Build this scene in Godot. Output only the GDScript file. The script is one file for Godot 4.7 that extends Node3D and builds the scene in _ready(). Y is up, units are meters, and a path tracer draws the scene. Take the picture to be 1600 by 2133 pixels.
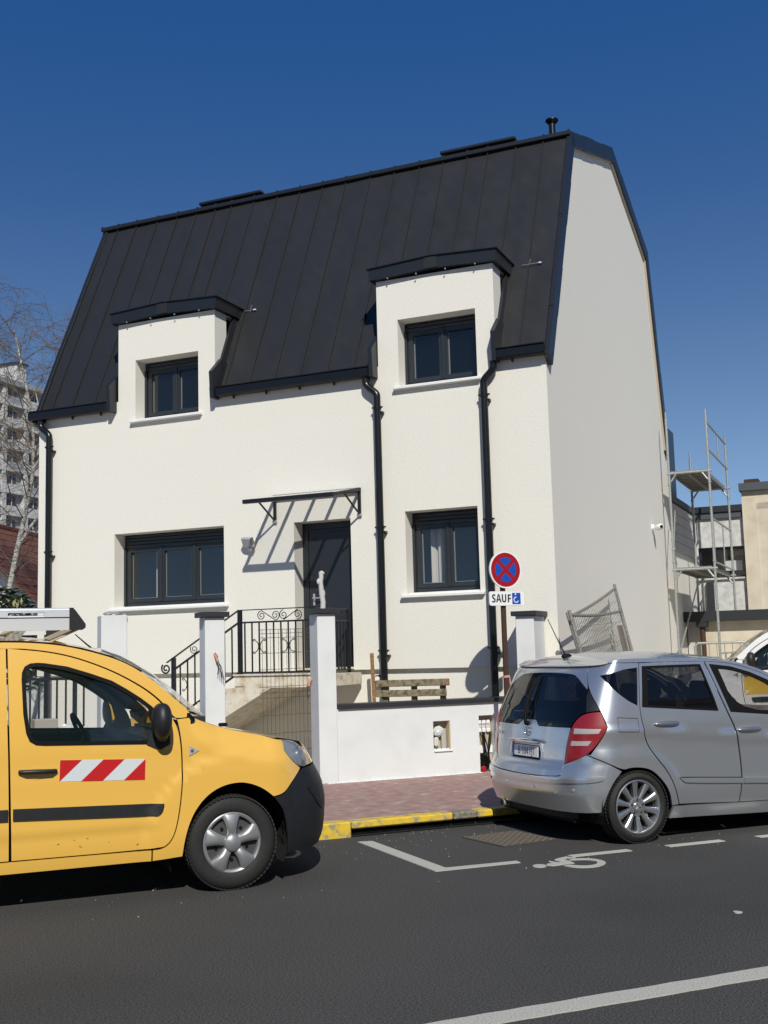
extends Node3D

# ---------------------------------------------------------------- frames
const YH := -0.4106            # turn of the house
const YS := 0.40545            # turn of the street
const H0 := Vector3(2.184, 0, -14.705)     # right front corner of the house
const S0 := Vector3(-0.815, 0, -13.424)    # foot of the garden wall beside the gate
var HF := Transform3D(Basis(Vector3.UP, YH), H0)
var SF := Transform3D(Basis(Vector3.UP, YS), S0)
var M := {}
var used := {}
var rng := RandomNumberGenerator.new()
var bump_noise := FastNoiseLite.new()

# ---------------------------------------------------------------- mesh builder
class MB:
	var v := PackedVector3Array()
	var n := PackedVector3Array()
	var ix := PackedInt32Array()
	var uv := PackedVector2Array()
	func tri(a: Vector3, b: Vector3, c: Vector3) -> void:      # counter-clockwise seen from outside
		var nn := (b - a).cross(c - a)
		if nn.length_squared() < 1e-16: return
		nn = nn.normalized()
		var k := v.size()
		v.append(a); v.append(b); v.append(c)
		n.append(nn); n.append(nn); n.append(nn)
		ix.append(k); ix.append(k + 2); ix.append(k + 1)
	func quad(a: Vector3, b: Vector3, c: Vector3, d: Vector3) -> void:
		tri(a, b, c); tri(a, c, d)
	func trin(a: Vector3, b: Vector3, c: Vector3, na: Vector3, nb: Vector3, nc: Vector3) -> void:
		var g := (b - a).cross(c - a)
		if g.length_squared() < 1e-18: return
		var k := v.size()
		v.append(a); v.append(b); v.append(c)
		n.append(na); n.append(nb); n.append(nc)
		if g.dot(na + nb + nc) > 0:
			ix.append(k); ix.append(k + 2); ix.append(k + 1)
		else:
			ix.append(k); ix.append(k + 1); ix.append(k + 2)
	func quadn(a: Vector3, b: Vector3, c: Vector3, d: Vector3, na: Vector3, nb: Vector3, nc: Vector3, nd: Vector3) -> void:
		trin(a, b, c, na, nb, nc); trin(a, c, d, na, nc, nd)
	func box(c: Vector3, s: Vector3, b := Basis.IDENTITY, bev := 0.0) -> MB:
		var h := s * 0.5
		var e := minf(bev, minf(h.x, minf(h.y, h.z)) * 0.9)
		for ax in 3:
			for sg in [-1.0, 1.0]:
				var o := Vector3.ZERO; o[ax] = sg
				var p := Vector3.ZERO; p[(ax + 1) % 3] = 1
				var q := Vector3.ZERO; q[(ax + 2) % 3] = 1
				if sg < 0:
					var t := p; p = q; q = t
				var oc := o * h
				var pp := p * (h - Vector3(e, e, e)); var qq := q * (h - Vector3(e, e, e))
				quad(c + b * (oc - pp - qq), c + b * (oc + pp - qq), c + b * (oc + pp + qq), c + b * (oc - pp + qq))
		if e > 0:
			var hi := h - Vector3(e, e, e)
			for ax in 3:
				var i1 := (ax + 1) % 3; var i2 := (ax + 2) % 3
				for s1 in [-1.0, 1.0]:
					for s2 in [-1.0, 1.0]:
						var A := Vector3.ZERO; A[i1] = s1 * h[i1]; A[i2] = s2 * hi[i2]; A[ax] = -hi[ax]
						var B := A; B[ax] = hi[ax]
						var Cc := Vector3.ZERO; Cc[i1] = s1 * hi[i1]; Cc[i2] = s2 * h[i2]; Cc[ax] = hi[ax]
						var D := Cc; D[ax] = -hi[ax]
						_q(c, b, A, B, Cc, D, Vector3.ZERO)
			for sx in [-1.0, 1.0]:
				for sy in [-1.0, 1.0]:
					for sz in [-1.0, 1.0]:
						var P := Vector3(sx * h.x, sy * hi.y, sz * hi.z)
						var Q := Vector3(sx * hi.x, sy * h.y, sz * hi.z)
						var R := Vector3(sx * hi.x, sy * hi.y, sz * h.z)
						if sx * sy * sz > 0: tri(c + b * P, c + b * Q, c + b * R)
						else: tri(c + b * P, c + b * R, c + b * Q)
		return self
	func _q(c: Vector3, b: Basis, A: Vector3, B: Vector3, C2: Vector3, D: Vector3, mid: Vector3) -> void:
		var nn := (B - A).cross(C2 - A)
		if nn.dot((A + C2) * 0.5 - mid) > 0: quad(c + b * A, c + b * B, c + b * C2, c + b * D)
		else: quad(c + b * A, c + b * D, c + b * C2, c + b * B)
	func span(a: Vector3, b: Vector3, bev := 0.0) -> MB:
		return box((a + b) * 0.5, (b - a).abs(), Basis.IDENTITY, bev)
	func cyl(a: Vector3, b: Vector3, r1: float, r2 := -1.0, seg := 12, caps := true) -> MB:
		if r2 < 0: r2 = r1
		var d := (b - a).normalized()
		var p := d.cross(Vector3.UP if absf(d.y) < 0.9 else Vector3.RIGHT).normalized()
		var q := d.cross(p)
		for i in seg:
			var t0 := TAU * i / seg; var t1 := TAU * (i + 1) / seg
			var n0 := p * cos(t0) + q * sin(t0); var n1 := p * cos(t1) + q * sin(t1)
			quadn(a + n0 * r1, a + n1 * r1, b + n1 * r2, b + n0 * r2, n0, n1, n1, n0)
			if caps:
				trin(a, a + n1 * r1, a + n0 * r1, -d, -d, -d)
				trin(b, b + n0 * r2, b + n1 * r2, d, d, d)
		return self
	func tube(path: Array, r: float, seg := 8, r_end := -1.0, caps := true) -> MB:
		if r_end < 0: r_end = r
		var m := path.size()
		var rings := []
		var pp := Vector3.ZERO
		for i in m:
			var d: Vector3 = (path[mini(i + 1, m - 1)] - path[maxi(i - 1, 0)]).normalized()
			if i == 0:
				pp = d.cross(Vector3.UP if absf(d.y) < 0.9 else Vector3.RIGHT).normalized()
			else:
				pp = (pp - d * pp.dot(d)).normalized()
			var qq := d.cross(pp)
			var ring := []
			for k in seg:
				var t := TAU * k / seg
				ring.append(pp * cos(t) + qq * sin(t))
			rings.append(ring)
		for i in m - 1:
			var ra := lerpf(r, r_end, float(i) / (m - 1)); var rb := lerpf(r, r_end, float(i + 1) / (m - 1))
			for k in seg:
				var k2 := (k + 1) % seg
				var a: Vector3 = path[i]; var b: Vector3 = path[i + 1]
				quadn(a + rings[i][k] * ra, a + rings[i][k2] * ra, b + rings[i + 1][k2] * rb, b + rings[i + 1][k] * rb, rings[i][k], rings[i][k2], rings[i + 1][k2], rings[i + 1][k])
		if caps:
			for e in [0, m - 1]:
				var rr := r if e == 0 else r_end
				var dd: Vector3 = (path[0] - path[1]).normalized() if e == 0 else (path[m - 1] - path[m - 2]).normalized()
				for k in seg:
					trin(path[e], path[e] + rings[e][k] * rr, path[e] + rings[e][(k + 1) % seg] * rr, dd, dd, dd)
		return self
	func ribbon(path: Array, w: float, t: float, side: Vector3) -> MB:   # flat bar bent along a path; side = direction of its width
		for i in path.size() - 1:
			var a: Vector3 = path[i]; var b: Vector3 = path[i + 1]
			var d := (b - a).normalized()
			var up := side.cross(d).normalized()
			box((a + b) * 0.5, Vector3(w, t, (b - a).length() + t * 0.6), Basis(side, up, side.cross(up)))
		return self
	func prism(poly: PackedVector2Array, z0: float, z1: float, x := Transform3D.IDENTITY) -> MB:
		var pl := poly
		if Geometry2D.is_polygon_clockwise(pl):
			pl = pl.duplicate(); pl.reverse()
		var t := Geometry2D.triangulate_polygon(pl)
		for i in range(0, t.size(), 3):
			var a := pl[t[i]]; var b := pl[t[i + 1]]; var c := pl[t[i + 2]]
			if (b - a).cross(c - a) < 0:
				var w := b; b = c; c = w
			tri(x * Vector3(a.x, a.y, z1), x * Vector3(b.x, b.y, z1), x * Vector3(c.x, c.y, z1))
			tri(x * Vector3(a.x, a.y, z0), x * Vector3(c.x, c.y, z0), x * Vector3(b.x, b.y, z0))
		for i in pl.size():
			var a := pl[i]; var b := pl[(i + 1) % pl.size()]
			quad(x * Vector3(a.x, a.y, z0), x * Vector3(b.x, b.y, z0), x * Vector3(b.x, b.y, z1), x * Vector3(a.x, a.y, z1))
		return self
	func lathe(prof: Array, seg: int, x := Transform3D.IDENTITY, smooth := false) -> MB:   # (radius, along z), outward normal left of travel
		var m := prof.size()
		var nr := []
		for j in m - 1:
			var d: Vector2 = prof[j + 1] - prof[j]
			nr.append(Vector2(d.y, -d.x).normalized())
		for j in m - 1:
			var a: Vector2 = prof[j]; var b: Vector2 = prof[j + 1]
			var na: Vector2 = nr[j]; var nb: Vector2 = nr[j]
			if smooth:
				if j > 0 and nr[j - 1].dot(nr[j]) > 0.6: na = (nr[j - 1] + nr[j]).normalized()
				if j < m - 2 and nr[j + 1].dot(nr[j]) > 0.6: nb = (nr[j + 1] + nr[j]).normalized()
			for i in seg:
				var t0 := TAU * i / seg; var t1 := TAU * (i + 1) / seg
				var c0 := Vector2(cos(t0), sin(t0)); var c1 := Vector2(cos(t1), sin(t1))
				var f := func(p: Vector2, c: Vector2) -> Vector3: return Vector3(c.x * p.x, c.y * p.x, p.y)
				quadn(x * f.call(a, c0), x * f.call(a, c1), x * f.call(b, c1), x * f.call(b, c0), x.basis * f.call(na, c0), x.basis * f.call(na, c1), x.basis * f.call(nb, c1), x.basis * f.call(nb, c0))
		return self
	func sheet(fn: Callable, nu: int, nv: int, flip := false) -> MB:   # fn(a, b) with a, b in 0..1
		var pts := []; var nn := []
		var e := 0.002
		for i in nu + 1:
			var rp := []; var rn := []
			for j in nv + 1:
				var a := float(i) / nu; var b := float(j) / nv
				var p: Vector3 = fn.call(a, b)
				var du: Vector3 = fn.call(minf(a + e, 1), b) - fn.call(maxf(a - e, 0), b)
				var dv: Vector3 = fn.call(a, minf(b + e, 1)) - fn.call(a, maxf(b - e, 0))
				var k := du.cross(dv).normalized()
				rp.append(p); rn.append(-k if flip else k)
			pts.append(rp); nn.append(rn)
		for i in nu:
			for j in nv:
				quadn(pts[i][j], pts[i + 1][j], pts[i + 1][j + 1], pts[i][j + 1], nn[i][j], nn[i + 1][j], nn[i + 1][j + 1], nn[i][j + 1])
		return self
	func panel(poly: PackedVector2Array, holes: Array, fn: Callable, step: float, lip := 0.012, lip_holes := true, out_sign := 1.0) -> MB:
		# a 2D outline (u, v) laid over the surface fn(u, v), with its edge folded inwards
		var cache := {}
		var e := 0.003
		var pn := func(p: Vector2) -> Array:
			if cache.has(p): return cache[p]
			var P: Vector3 = fn.call(p.x, p.y)
			var du: Vector3 = fn.call(p.x + e, p.y) - fn.call(p.x - e, p.y)
			var dv: Vector3 = fn.call(p.x, p.y + e) - fn.call(p.x, p.y - e)
			var r := [P, du.cross(dv).normalized() * out_sign]
			cache[p] = r
			return r
		var lo := poly[0]; var hi := poly[0]
		for p in poly:
			lo = lo.min(p); hi = hi.max(p)
		var nx := maxi(1, ceili((hi.x - lo.x) / step)); var ny := maxi(1, ceili((hi.y - lo.y) / step))
		var sx := (hi.x - lo.x) / nx; var sy := (hi.y - lo.y) / ny
		for i in nx:
			for j in ny:
				var x0 := lo.x + sx * i; var y0 := lo.y + sy * j
				var cell := PackedVector2Array([Vector2(x0, y0), Vector2(x0 + sx, y0), Vector2(x0 + sx, y0 + sy), Vector2(x0, y0 + sy)])
				var bits: Array = Geometry2D.intersect_polygons(cell, poly)
				for h in holes:
					var nb := []
					for bt in bits: nb.append_array(Geometry2D.clip_polygons(bt, h))
					bits = nb
				for bt in bits:
					if bt.size() < 3: continue
					var t := Geometry2D.triangulate_polygon(bt)
					for k in range(0, t.size(), 3):
						var A: Array = pn.call(bt[t[k]]); var B: Array = pn.call(bt[t[k + 1]]); var Cc: Array = pn.call(bt[t[k + 2]])
						trin(A[0], B[0], Cc[0], A[1], B[1], Cc[1])
		if lip > 0:
			var loops := [poly]
			if lip_holes: loops.append_array(holes)
			for lp in loops:
				for i in lp.size():
					var a: Vector2 = lp[i]; var b: Vector2 = lp[(i + 1) % lp.size()]
					var m := maxi(1, ceili(a.distance_to(b) / (step * 0.7)))
					for s in m:
						var A: Array = pn.call(a.lerp(b, float(s) / m)); var B: Array = pn.call(a.lerp(b, float(s + 1) / m))
						var A2: Vector3 = A[0] - A[1] * lip; var B2: Vector3 = B[0] - B[1] * lip
						var nn := (B[0] - A[0] as Vector3).cross(A[1]).normalized()
						quadn(A[0], B[0], B2, A2, nn, nn, nn, nn)
		return self
	func append_lump(c: Vector3, r: Vector3, sd: int, nu := 22, nv := 14) -> void:      # crumpled rounded lump
		var f := FastNoiseLite.new(); f.seed = sd; f.frequency = 1.1; f.noise_type = FastNoiseLite.TYPE_CELLULAR; f.fractal_octaves = 2
		var g := []
		for i in nv + 1:
			var row := []
			for j in nu:
				var a := TAU * j / nu; var b := PI * i / nv
				var d := Vector3(sin(b) * cos(a), cos(b), sin(b) * sin(a))
				row.append(c + d * r * (1.0 + 0.35 * f.get_noise_3dv(d * 2.0)))
			g.append(row)
		for i in nv:
			for j in nu:
				var k := (j + 1) % nu
				quad(g[i][j], g[i][k], g[i + 1][k], g[i + 1][j])
	func append_lump2(c: Vector3, r: Vector3, nu := 24, nv := 14) -> MB:      # smooth squared ellipsoid
		var g := []; var gn := []
		for i in nv + 1:
			var row := []; var rn := []
			for j in nu:
				var a := TAU * j / nu; var b := PI * i / nv
				var d := Vector3(sin(b) * cos(a), cos(b), sin(b) * sin(a))
				var k := pow(pow(absf(d.x), 2.6) + pow(absf(d.y), 2.6) + pow(absf(d.z), 2.6), -1.0 / 2.6)
				row.append(c + d * k * r); rn.append((d / r).normalized())
			g.append(row); gn.append(rn)
		for i in nv:
			for j in nu:
				var k := (j + 1) % nu
				quadn(g[i][j], g[i][k], g[i + 1][k], g[i + 1][j], gn[i][j], gn[i][k], gn[i + 1][k], gn[i + 1][j])
		return self
	func solids(rects: Array, holes: Array, z0: float, z1: float, x := Transform3D.IDENTITY) -> MB:
		# a wall between z0 and z1 made of rectangles minus rectangular openings
		var xs := []; var ysv := []
		for r in rects + holes:
			for q in [r.position.x, r.end.x]:
				if not _has(xs, q): xs.append(q)
			for q in [r.position.y, r.end.y]:
				if not _has(ysv, q): ysv.append(q)
		xs.sort(); ysv.sort()
		var solid := func(i: int, j: int) -> bool:
			if i < 0 or j < 0 or i >= xs.size() - 1 or j >= ysv.size() - 1: return false
			var c := Vector2((xs[i] + xs[i + 1]) * 0.5, (ysv[j] + ysv[j + 1]) * 0.5)
			for h in holes:
				if h.has_point(c): return false
			for r in rects:
				if r.has_point(c): return true
			return false
		for i in xs.size() - 1:
			for j in ysv.size() - 1:
				if not solid.call(i, j): continue
				var a: float = xs[i]; var b: float = xs[i + 1]; var c: float = ysv[j]; var d: float = ysv[j + 1]
				quad(x * Vector3(a, c, z1), x * Vector3(b, c, z1), x * Vector3(b, d, z1), x * Vector3(a, d, z1))
				quad(x * Vector3(b, c, z0), x * Vector3(a, c, z0), x * Vector3(a, d, z0), x * Vector3(b, d, z0))
				if not solid.call(i - 1, j): quad(x * Vector3(a, c, z0), x * Vector3(a, c, z1), x * Vector3(a, d, z1), x * Vector3(a, d, z0))
				if not solid.call(i + 1, j): quad(x * Vector3(b, c, z1), x * Vector3(b, c, z0), x * Vector3(b, d, z0), x * Vector3(b, d, z1))
				if not solid.call(i, j - 1): quad(x * Vector3(a, c, z0), x * Vector3(b, c, z0), x * Vector3(b, c, z1), x * Vector3(a, c, z1))
				if not solid.call(i, j + 1): quad(x * Vector3(a, d, z1), x * Vector3(b, d, z1), x * Vector3(b, d, z0), x * Vector3(a, d, z0))
		return self
	func _has(a: Array, q: float) -> bool:
		for w in a:
			if absf(w - q) < 1e-5: return true
		return false
	func mesh() -> ArrayMesh:
		var arr := []
		arr.resize(Mesh.ARRAY_MAX)
		arr[Mesh.ARRAY_VERTEX] = v; arr[Mesh.ARRAY_NORMAL] = n; arr[Mesh.ARRAY_INDEX] = ix
		if uv.size() == v.size(): arr[Mesh.ARRAY_TEX_UV] = uv
		var m := ArrayMesh.new()
		m.add_surface_from_arrays(Mesh.PRIMITIVE_TRIANGLES, arr)
		return m

func mb() -> MB: return MB.new()
func pv(a: Array) -> PackedVector2Array:          # flat list of numbers to points
	var r := PackedVector2Array()
	for i in range(0, a.size(), 2): r.append(Vector2(a[i], a[i + 1]))
	return r
func lut(x: float, t: Array) -> float:            # piecewise linear table x0, y0, x1, y1 ...
	if x <= t[0]: return t[1]
	for i in range(2, t.size(), 2):
		if x <= t[i]: return lerpf(t[i - 1], t[i + 1], (x - t[i - 2]) / (t[i] - t[i - 2]))
	return t[t.size() - 1]
func smooth_poly(p: PackedVector2Array, sharp := 0.75, rounds := 2) -> PackedVector2Array:   # corner cutting, keeps sharp corners
	for k in rounds:
		var r := PackedVector2Array()
		for i in p.size():
			var a := p[(i + p.size() - 1) % p.size()]; var b := p[i]; var c := p[(i + 1) % p.size()]
			if (b - a).normalized().dot((c - b).normalized()) < sharp:
				r.append(b)
			else:
				r.append(b.lerp(a, 0.25)); r.append(b.lerp(c, 0.25))
		p = r
	return p

# ---------------------------------------------------------------- nodes
func numbered(called: String) -> String:
	if not used.has(called):
		used[called] = 0
		return called
	used[called] += 1
	return "%s_%03d" % [called, used[called]]
func thing(called: String, label: String, category: String, xf: Transform3D, group := "") -> Node3D:
	var o := Node3D.new()
	o.name = numbered(called)
	add_child(o)
	o.transform = xf
	o.set_meta("label", label); o.set_meta("category", category)
	if group: o.set_meta("group", group)
	return o
func part(m: MB, called: String, mat: Material, parent: Node, label := "") -> MeshInstance3D:
	var o := MeshInstance3D.new()
	o.name = called
	o.mesh = m.mesh()
	o.material_override = mat
	parent.add_child(o, true)
	if label: o.set_meta("label", label)
	return o
func share(mesh: Mesh, called: String, mat: Material, parent: Node, xf: Transform3D) -> MeshInstance3D:
	var o := MeshInstance3D.new()
	o.name = called
	o.mesh = mesh
	o.material_override = mat
	o.transform = xf
	parent.add_child(o, true)
	return o
func setting(m: MB, called: String, mat: Material, xf: Transform3D) -> MeshInstance3D:
	var o := MeshInstance3D.new()
	o.name = numbered(called)
	o.mesh = m.mesh()
	o.material_override = mat
	add_child(o)
	o.transform = xf
	o.set_meta("kind", "structure")
	return o
func single(m: MB, called: String, mat: Material, xf: Transform3D, label: String, category: String, group := "") -> MeshInstance3D:
	var o := MeshInstance3D.new()
	o.name = numbered(called)
	o.mesh = m.mesh()
	o.material_override = mat
	add_child(o)
	o.transform = xf
	o.set_meta("label", label); o.set_meta("category", category)
	if group: o.set_meta("group", group)
	return o
func dup(root: Node3D, xf: Transform3D, label := "", group := "") -> Node3D:
	var base := String(root.name)
	var r: Node3D = root.duplicate()
	r.name = numbered(base)
	add_child(r)
	r.transform = xf
	if label: r.set_meta("label", label)
	if group: r.set_meta("group", group)
	return r
func hx(x: float, y: float, z: float, turn := 0.0) -> Transform3D: return HF * Transform3D(Basis(Vector3.UP, turn), Vector3(x, y, z))
func sx(s: float, y: float, nn: float, turn := 0.0) -> Transform3D: return SF * Transform3D(Basis(Vector3.UP, turn), Vector3(s, y, nn))

# ---------------------------------------------------------------- materials
func lin(r: float, g: float, b: float) -> Color: return Color(r, g, b).linear_to_srgb()
func mat(r: float, g: float, b: float, rough := 0.8, metal := 0.0, spec := 0.5) -> StandardMaterial3D:
	var m := StandardMaterial3D.new()
	m.albedo_color = lin(r, g, b)
	m.roughness = rough; m.metallic = metal; m.metallic_specular = spec
	return m
func noise_tex(freq: float, size: int, ramp: Array, sd := 1, oct := 4, kind := FastNoiseLite.TYPE_SIMPLEX_SMOOTH, stepped := false) -> NoiseTexture2D:
	var f := FastNoiseLite.new()
	f.noise_type = kind; f.seed = sd; f.frequency = freq; f.fractal_octaves = oct
	var t := NoiseTexture2D.new()
	t.width = size; t.height = size; t.seamless = true; t.noise = f; t.normalize = true
	if ramp.size() > 0:
		var g := Gradient.new()
		var offs := PackedFloat32Array(); var cols := PackedColorArray()
		for r in ramp:
			offs.append(r[0]); cols.append(r[1])
		g.offsets = offs; g.colors = cols
		if stepped: g.interpolation_mode = Gradient.GRADIENT_INTERPOLATE_CONSTANT
		t.color_ramp = g
	return t
func tri(m: StandardMaterial3D, tex: Texture2D, scale: float, world := false) -> StandardMaterial3D:
	m.albedo_texture = tex
	m.uv1_triplanar = true
	m.uv1_world_triplanar = world
	m.uv1_scale = Vector3.ONE * scale
	return m
func relief(m: StandardMaterial3D, tex: Texture2D, cm: float) -> StandardMaterial3D:
	m.heightmap_enabled = true
	m.heightmap_texture = tex
	m.heightmap_scale = cm
	return m
func glass(r: float, g: float, b: float, a: float) -> StandardMaterial3D:
	var m := StandardMaterial3D.new()
	var c := lin(r, g, b); c.a = a
	m.albedo_color = c
	m.transparency = BaseMaterial3D.TRANSPARENCY_ALPHA
	m.roughness = 0.02
	return m
func paint(r: float, g: float, b: float, metal: float, rough: float) -> StandardMaterial3D:
	var m := mat(r, g, b, rough, metal)
	m.clearcoat_enabled = true; m.clearcoat = 1.0; m.clearcoat_roughness = 0.03
	return m

func make_materials() -> void:
	var grain := noise_tex(0.12, 512, [], 5, 3)
	var fine := noise_tex(0.35, 512, [], 6, 2)
	var mott := noise_tex(0.012, 512, [[0.0, Color(0.965, 0.965, 0.96)], [0.5, Color(0.985, 0.985, 0.983)], [1.0, Color(1, 1, 1)]], 7, 5)
	var speck := noise_tex(0.30, 512, [[0.0, Color(0.90, 0.90, 0.895)], [0.5, Color(0.985, 0.985, 0.98)], [1.0, Color(1, 1, 1)]], 41, 3)
	M.stucco = relief(tri(mat(0.81, 0.785, 0.715, 0.95, 0, 0.3), speck, 0.30), grain, 0.07)
	M.stucco_side = relief(tri(mat(0.81, 0.785, 0.715, 0.95, 0, 0.3), speck, 0.30), grain, 0.09)
	M.whitewall = relief(tri(mat(0.725, 0.745, 0.735, 0.9, 0, 0.3), noise_tex(0.006, 512, [[0.0, Color(0.955, 0.955, 0.955)], [0.5, Color(0.985, 0.985, 0.985)], [1.0, Color(1, 1, 1)]], 9, 6), 0.5), fine, 0.060)
	M.concrete = relief(tri(mat(0.70, 0.65, 0.55, 0.95, 0, 0.3), noise_tex(0.02, 512, [[0.0, Color(0.72, 0.66, 0.55)], [0.3, Color(0.92, 0.89, 0.84)], [0.7, Color(1, 1, 1)], [1.0, Color(0.9, 0.87, 0.82)]], 11, 5), 0.5), fine, 0.072)
	M.zinc = tri(mat(0.0215, 0.0220, 0.0232, 0.46, 0.0, 0.5), noise_tex(0.2, 256, [[0, Color(0.90, 0.90, 0.90)], [1, Color(1, 1, 1)]], 12, 3), 0.5)
	M.zinc_trim = mat(0.013, 0.0155, 0.020, 0.40, 0.0, 0.5)
	M.anthracite = mat(0.022, 0.027, 0.031, 0.38, 0.0, 0.5)
	M.door = mat(0.019, 0.023, 0.028, 0.42)
	M.gutter = mat(0.0055, 0.0058, 0.0065, 0.3)
	M.iron = mat(0.008, 0.0085, 0.010, 0.45)
	M.coping = mat(0.022, 0.025, 0.029, 0.5)
	M.sill = tri(mat(0.82, 0.815, 0.79, 0.7), mott, 1.0)
	M.glass = glass(0.03, 0.035, 0.035, 0.06)
	M.clear = glass(0.3, 0.32, 0.32, 0.04)
	M.spacer = mat(0.55, 0.56, 0.56, 0.35, 0.6)
	M.interior = mat(0.16, 0.15, 0.135, 0.9)
	M.floor_in = mat(0.12, 0.09, 0.06, 0.8)
	M.curtain = mat(0.60, 0.58, 0.54, 0.95)
	M.galv = tri(mat(0.50, 0.52, 0.50, 0.45, 0.55), noise_tex(0.05, 256, [[0, Color(0.7, 0.7, 0.68)], [0.5, Color(0.95, 0.95, 0.95)], [1, Color(1, 1, 1)]], 13, 4), 2.0)
	M.galv_old = tri(mat(0.36, 0.36, 0.34, 0.6, 0.3), noise_tex(0.05, 256, [[0, Color(0.55, 0.5, 0.45)], [0.5, Color(0.9, 0.9, 0.88)], [1, Color(1, 1, 1)]], 14, 4), 2.0)
	M.black = mat(0.007, 0.007, 0.007, 0.6, 0, 0.25)
	M.void = mat(0.006, 0.006, 0.006, 0.95)
	M.rubber = tri(mat(0.022, 0.022, 0.022, 0.75), noise_tex(0.05, 256, [[0, Color(0.75, 0.73, 0.7)], [1, Color(1, 1, 1)]], 15, 3), 3.0)
	M.plastic = tri(mat(0.016, 0.0175, 0.020, 0.5), noise_tex(0.03, 256, [[0, Color(0.8, 0.8, 0.8)], [1, Color(1, 1, 1)]], 16, 4), 2.0)
	M.yellow = paint(0.80, 0.47, 0.085, 0.0, 0.3)
	M.silver = paint(0.60, 0.625, 0.65, 0.80, 0.31)
	M.white = paint(0.80, 0.80, 0.79, 0.0, 0.3)
	M.post_yellow = paint(0.80, 0.50, 0.02, 0.0, 0.35)
	M.wheelcap = mat(0.38, 0.385, 0.385, 0.35, 0.6)
	M.alloy = mat(0.50, 0.505, 0.51, 0.28, 0.85)
	M.chrome = mat(0.72, 0.73, 0.74, 0.08, 1.0)
	M.alu = mat(0.66, 0.675, 0.69, 0.4, 0.25)
	M.tint = glass(0.004, 0.0045, 0.006, 0.88)
	M.carglass = glass(0.05, 0.09, 0.08, 0.10)
	M.lamp_glass = glass(0.6, 0.65, 0.7, 0.25)
	M.red_lens = mat(0.26, 0.006, 0.012, 0.10); M.red_lens.clearcoat_enabled = true; M.red_lens.clearcoat = 1.0
	M.white_lens = mat(0.42, 0.385, 0.375, 0.15); M.white_lens.clearcoat_enabled = true
	M.sticker_red = mat(0.50, 0.008, 0.010, 0.45)
	M.sticker_white = mat(0.62, 0.66, 0.68, 0.4)
	M.sign_red = mat(0.34, 0.006, 0.012, 0.4)
	M.sign_blue = mat(0.006, 0.075, 0.42, 0.4)
	M.sign_white = mat(0.82, 0.83, 0.83, 0.4)
	M.ink = mat(0.01, 0.01, 0.01, 0.5)
	M.rust = tri(mat(0.085, 0.040, 0.022, 0.75), noise_tex(0.04, 256, [[0, Color(0.7, 0.65, 0.6)], [1, Color(1, 1, 1)]], 17, 4), 3.0)
	M.pink = mat(0.62, 0.30, 0.30, 0.7)
	M.orange = mat(0.48, 0.21, 0.13, 0.6)
	M.old_wood = relief(tri(mat(0.32, 0.28, 0.20, 0.9), noise_tex(0.02, 256, [[0, Color(0.45, 0.42, 0.36)], [0.5, Color(0.85, 0.82, 0.76)], [1, Color(1, 1, 1)]], 18, 5), 2.0), fine, 0.048)
	M.new_wood = tri(mat(0.42, 0.22, 0.09, 0.8), noise_tex(0.02, 256, [[0, Color(0.7, 0.68, 0.62)], [1, Color(1, 1, 1)]], 19, 4), 3.0)
	M.pale_wrap = mat(0.55, 0.54, 0.51, 0.8)
	M.plastic_bag = mat(0.62, 0.64, 0.63, 0.3)
	M.beige_box = mat(0.48, 0.40, 0.27, 0.7)
	M.block = relief(tri(mat(0.42, 0.40, 0.35, 0.95), mott, 2.0), fine, 0.120)
	M.wire = mat(0.08, 0.055, 0.035, 0.6)
	# road, pavement, kerb
	M.asphalt = relief(tri(mat(0.112, 0.110, 0.106, 0.92, 0, 0.3), noise_tex(0.16, 1024, [[0.0, Color(0.42, 0.42, 0.42)], [0.35, Color(0.72, 0.72, 0.715)], [0.6, Color(0.88, 0.88, 0.87)], [0.80, Color(1, 1, 0.99)], [0.88, Color(1.0, 1.0, 1.0)]], 21, 3), 0.42, true), noise_tex(0.45, 512, [], 22, 2), 0.25)
	M.asphalt.detail_enabled = true
	M.asphalt.detail_albedo = noise_tex(0.004, 512, [[0.0, Color(0.87, 0.87, 0.86)], [0.5, Color(0.96, 0.96, 0.96)], [1.0, Color(1, 1, 1)]], 23, 6)
	M.asphalt.detail_blend_mode = BaseMaterial3D.BLEND_MODE_MUL
	M.asphalt.detail_uv_layer = BaseMaterial3D.DETAIL_UV_2
	M.asphalt.uv2_triplanar = true; M.asphalt.uv2_world_triplanar = true; M.asphalt.uv2_scale = Vector3.ONE * 0.13
	M.paving = relief(tri(mat(0.58, 0.50, 0.445, 0.95, 0, 0.3), noise_tex(0.012, 1024, [[0.0, Color(0.74, 0.61, 0.61)], [0.40, Color(0.79, 0.69, 0.69)], [0.65, Color(0.825, 0.745, 0.735)], [0.80, Color(0.84, 0.78, 0.765)], [0.85, Color(0.97, 0.95, 0.93)], [1.0, Color(1.0, 1.0, 0.98)]], 24, 9), 0.35, true), noise_tex(0.45, 512, [], 22, 2), 0.25)
	M.paving.uv1_scale = Vector3(0.42, 0.42, 0.42)
	M.yard = relief(tri(mat(0.56, 0.52, 0.45, 0.95), mott, 0.5), fine, 0.240)
	M.kerb = relief(tri(mat(0.34, 0.32, 0.27, 0.95), noise_tex(0.05, 256, [[0, Color(0.6, 0.58, 0.52)], [1, Color(1, 1, 1)]], 25, 5), 1.5), fine, 0.120)
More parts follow.
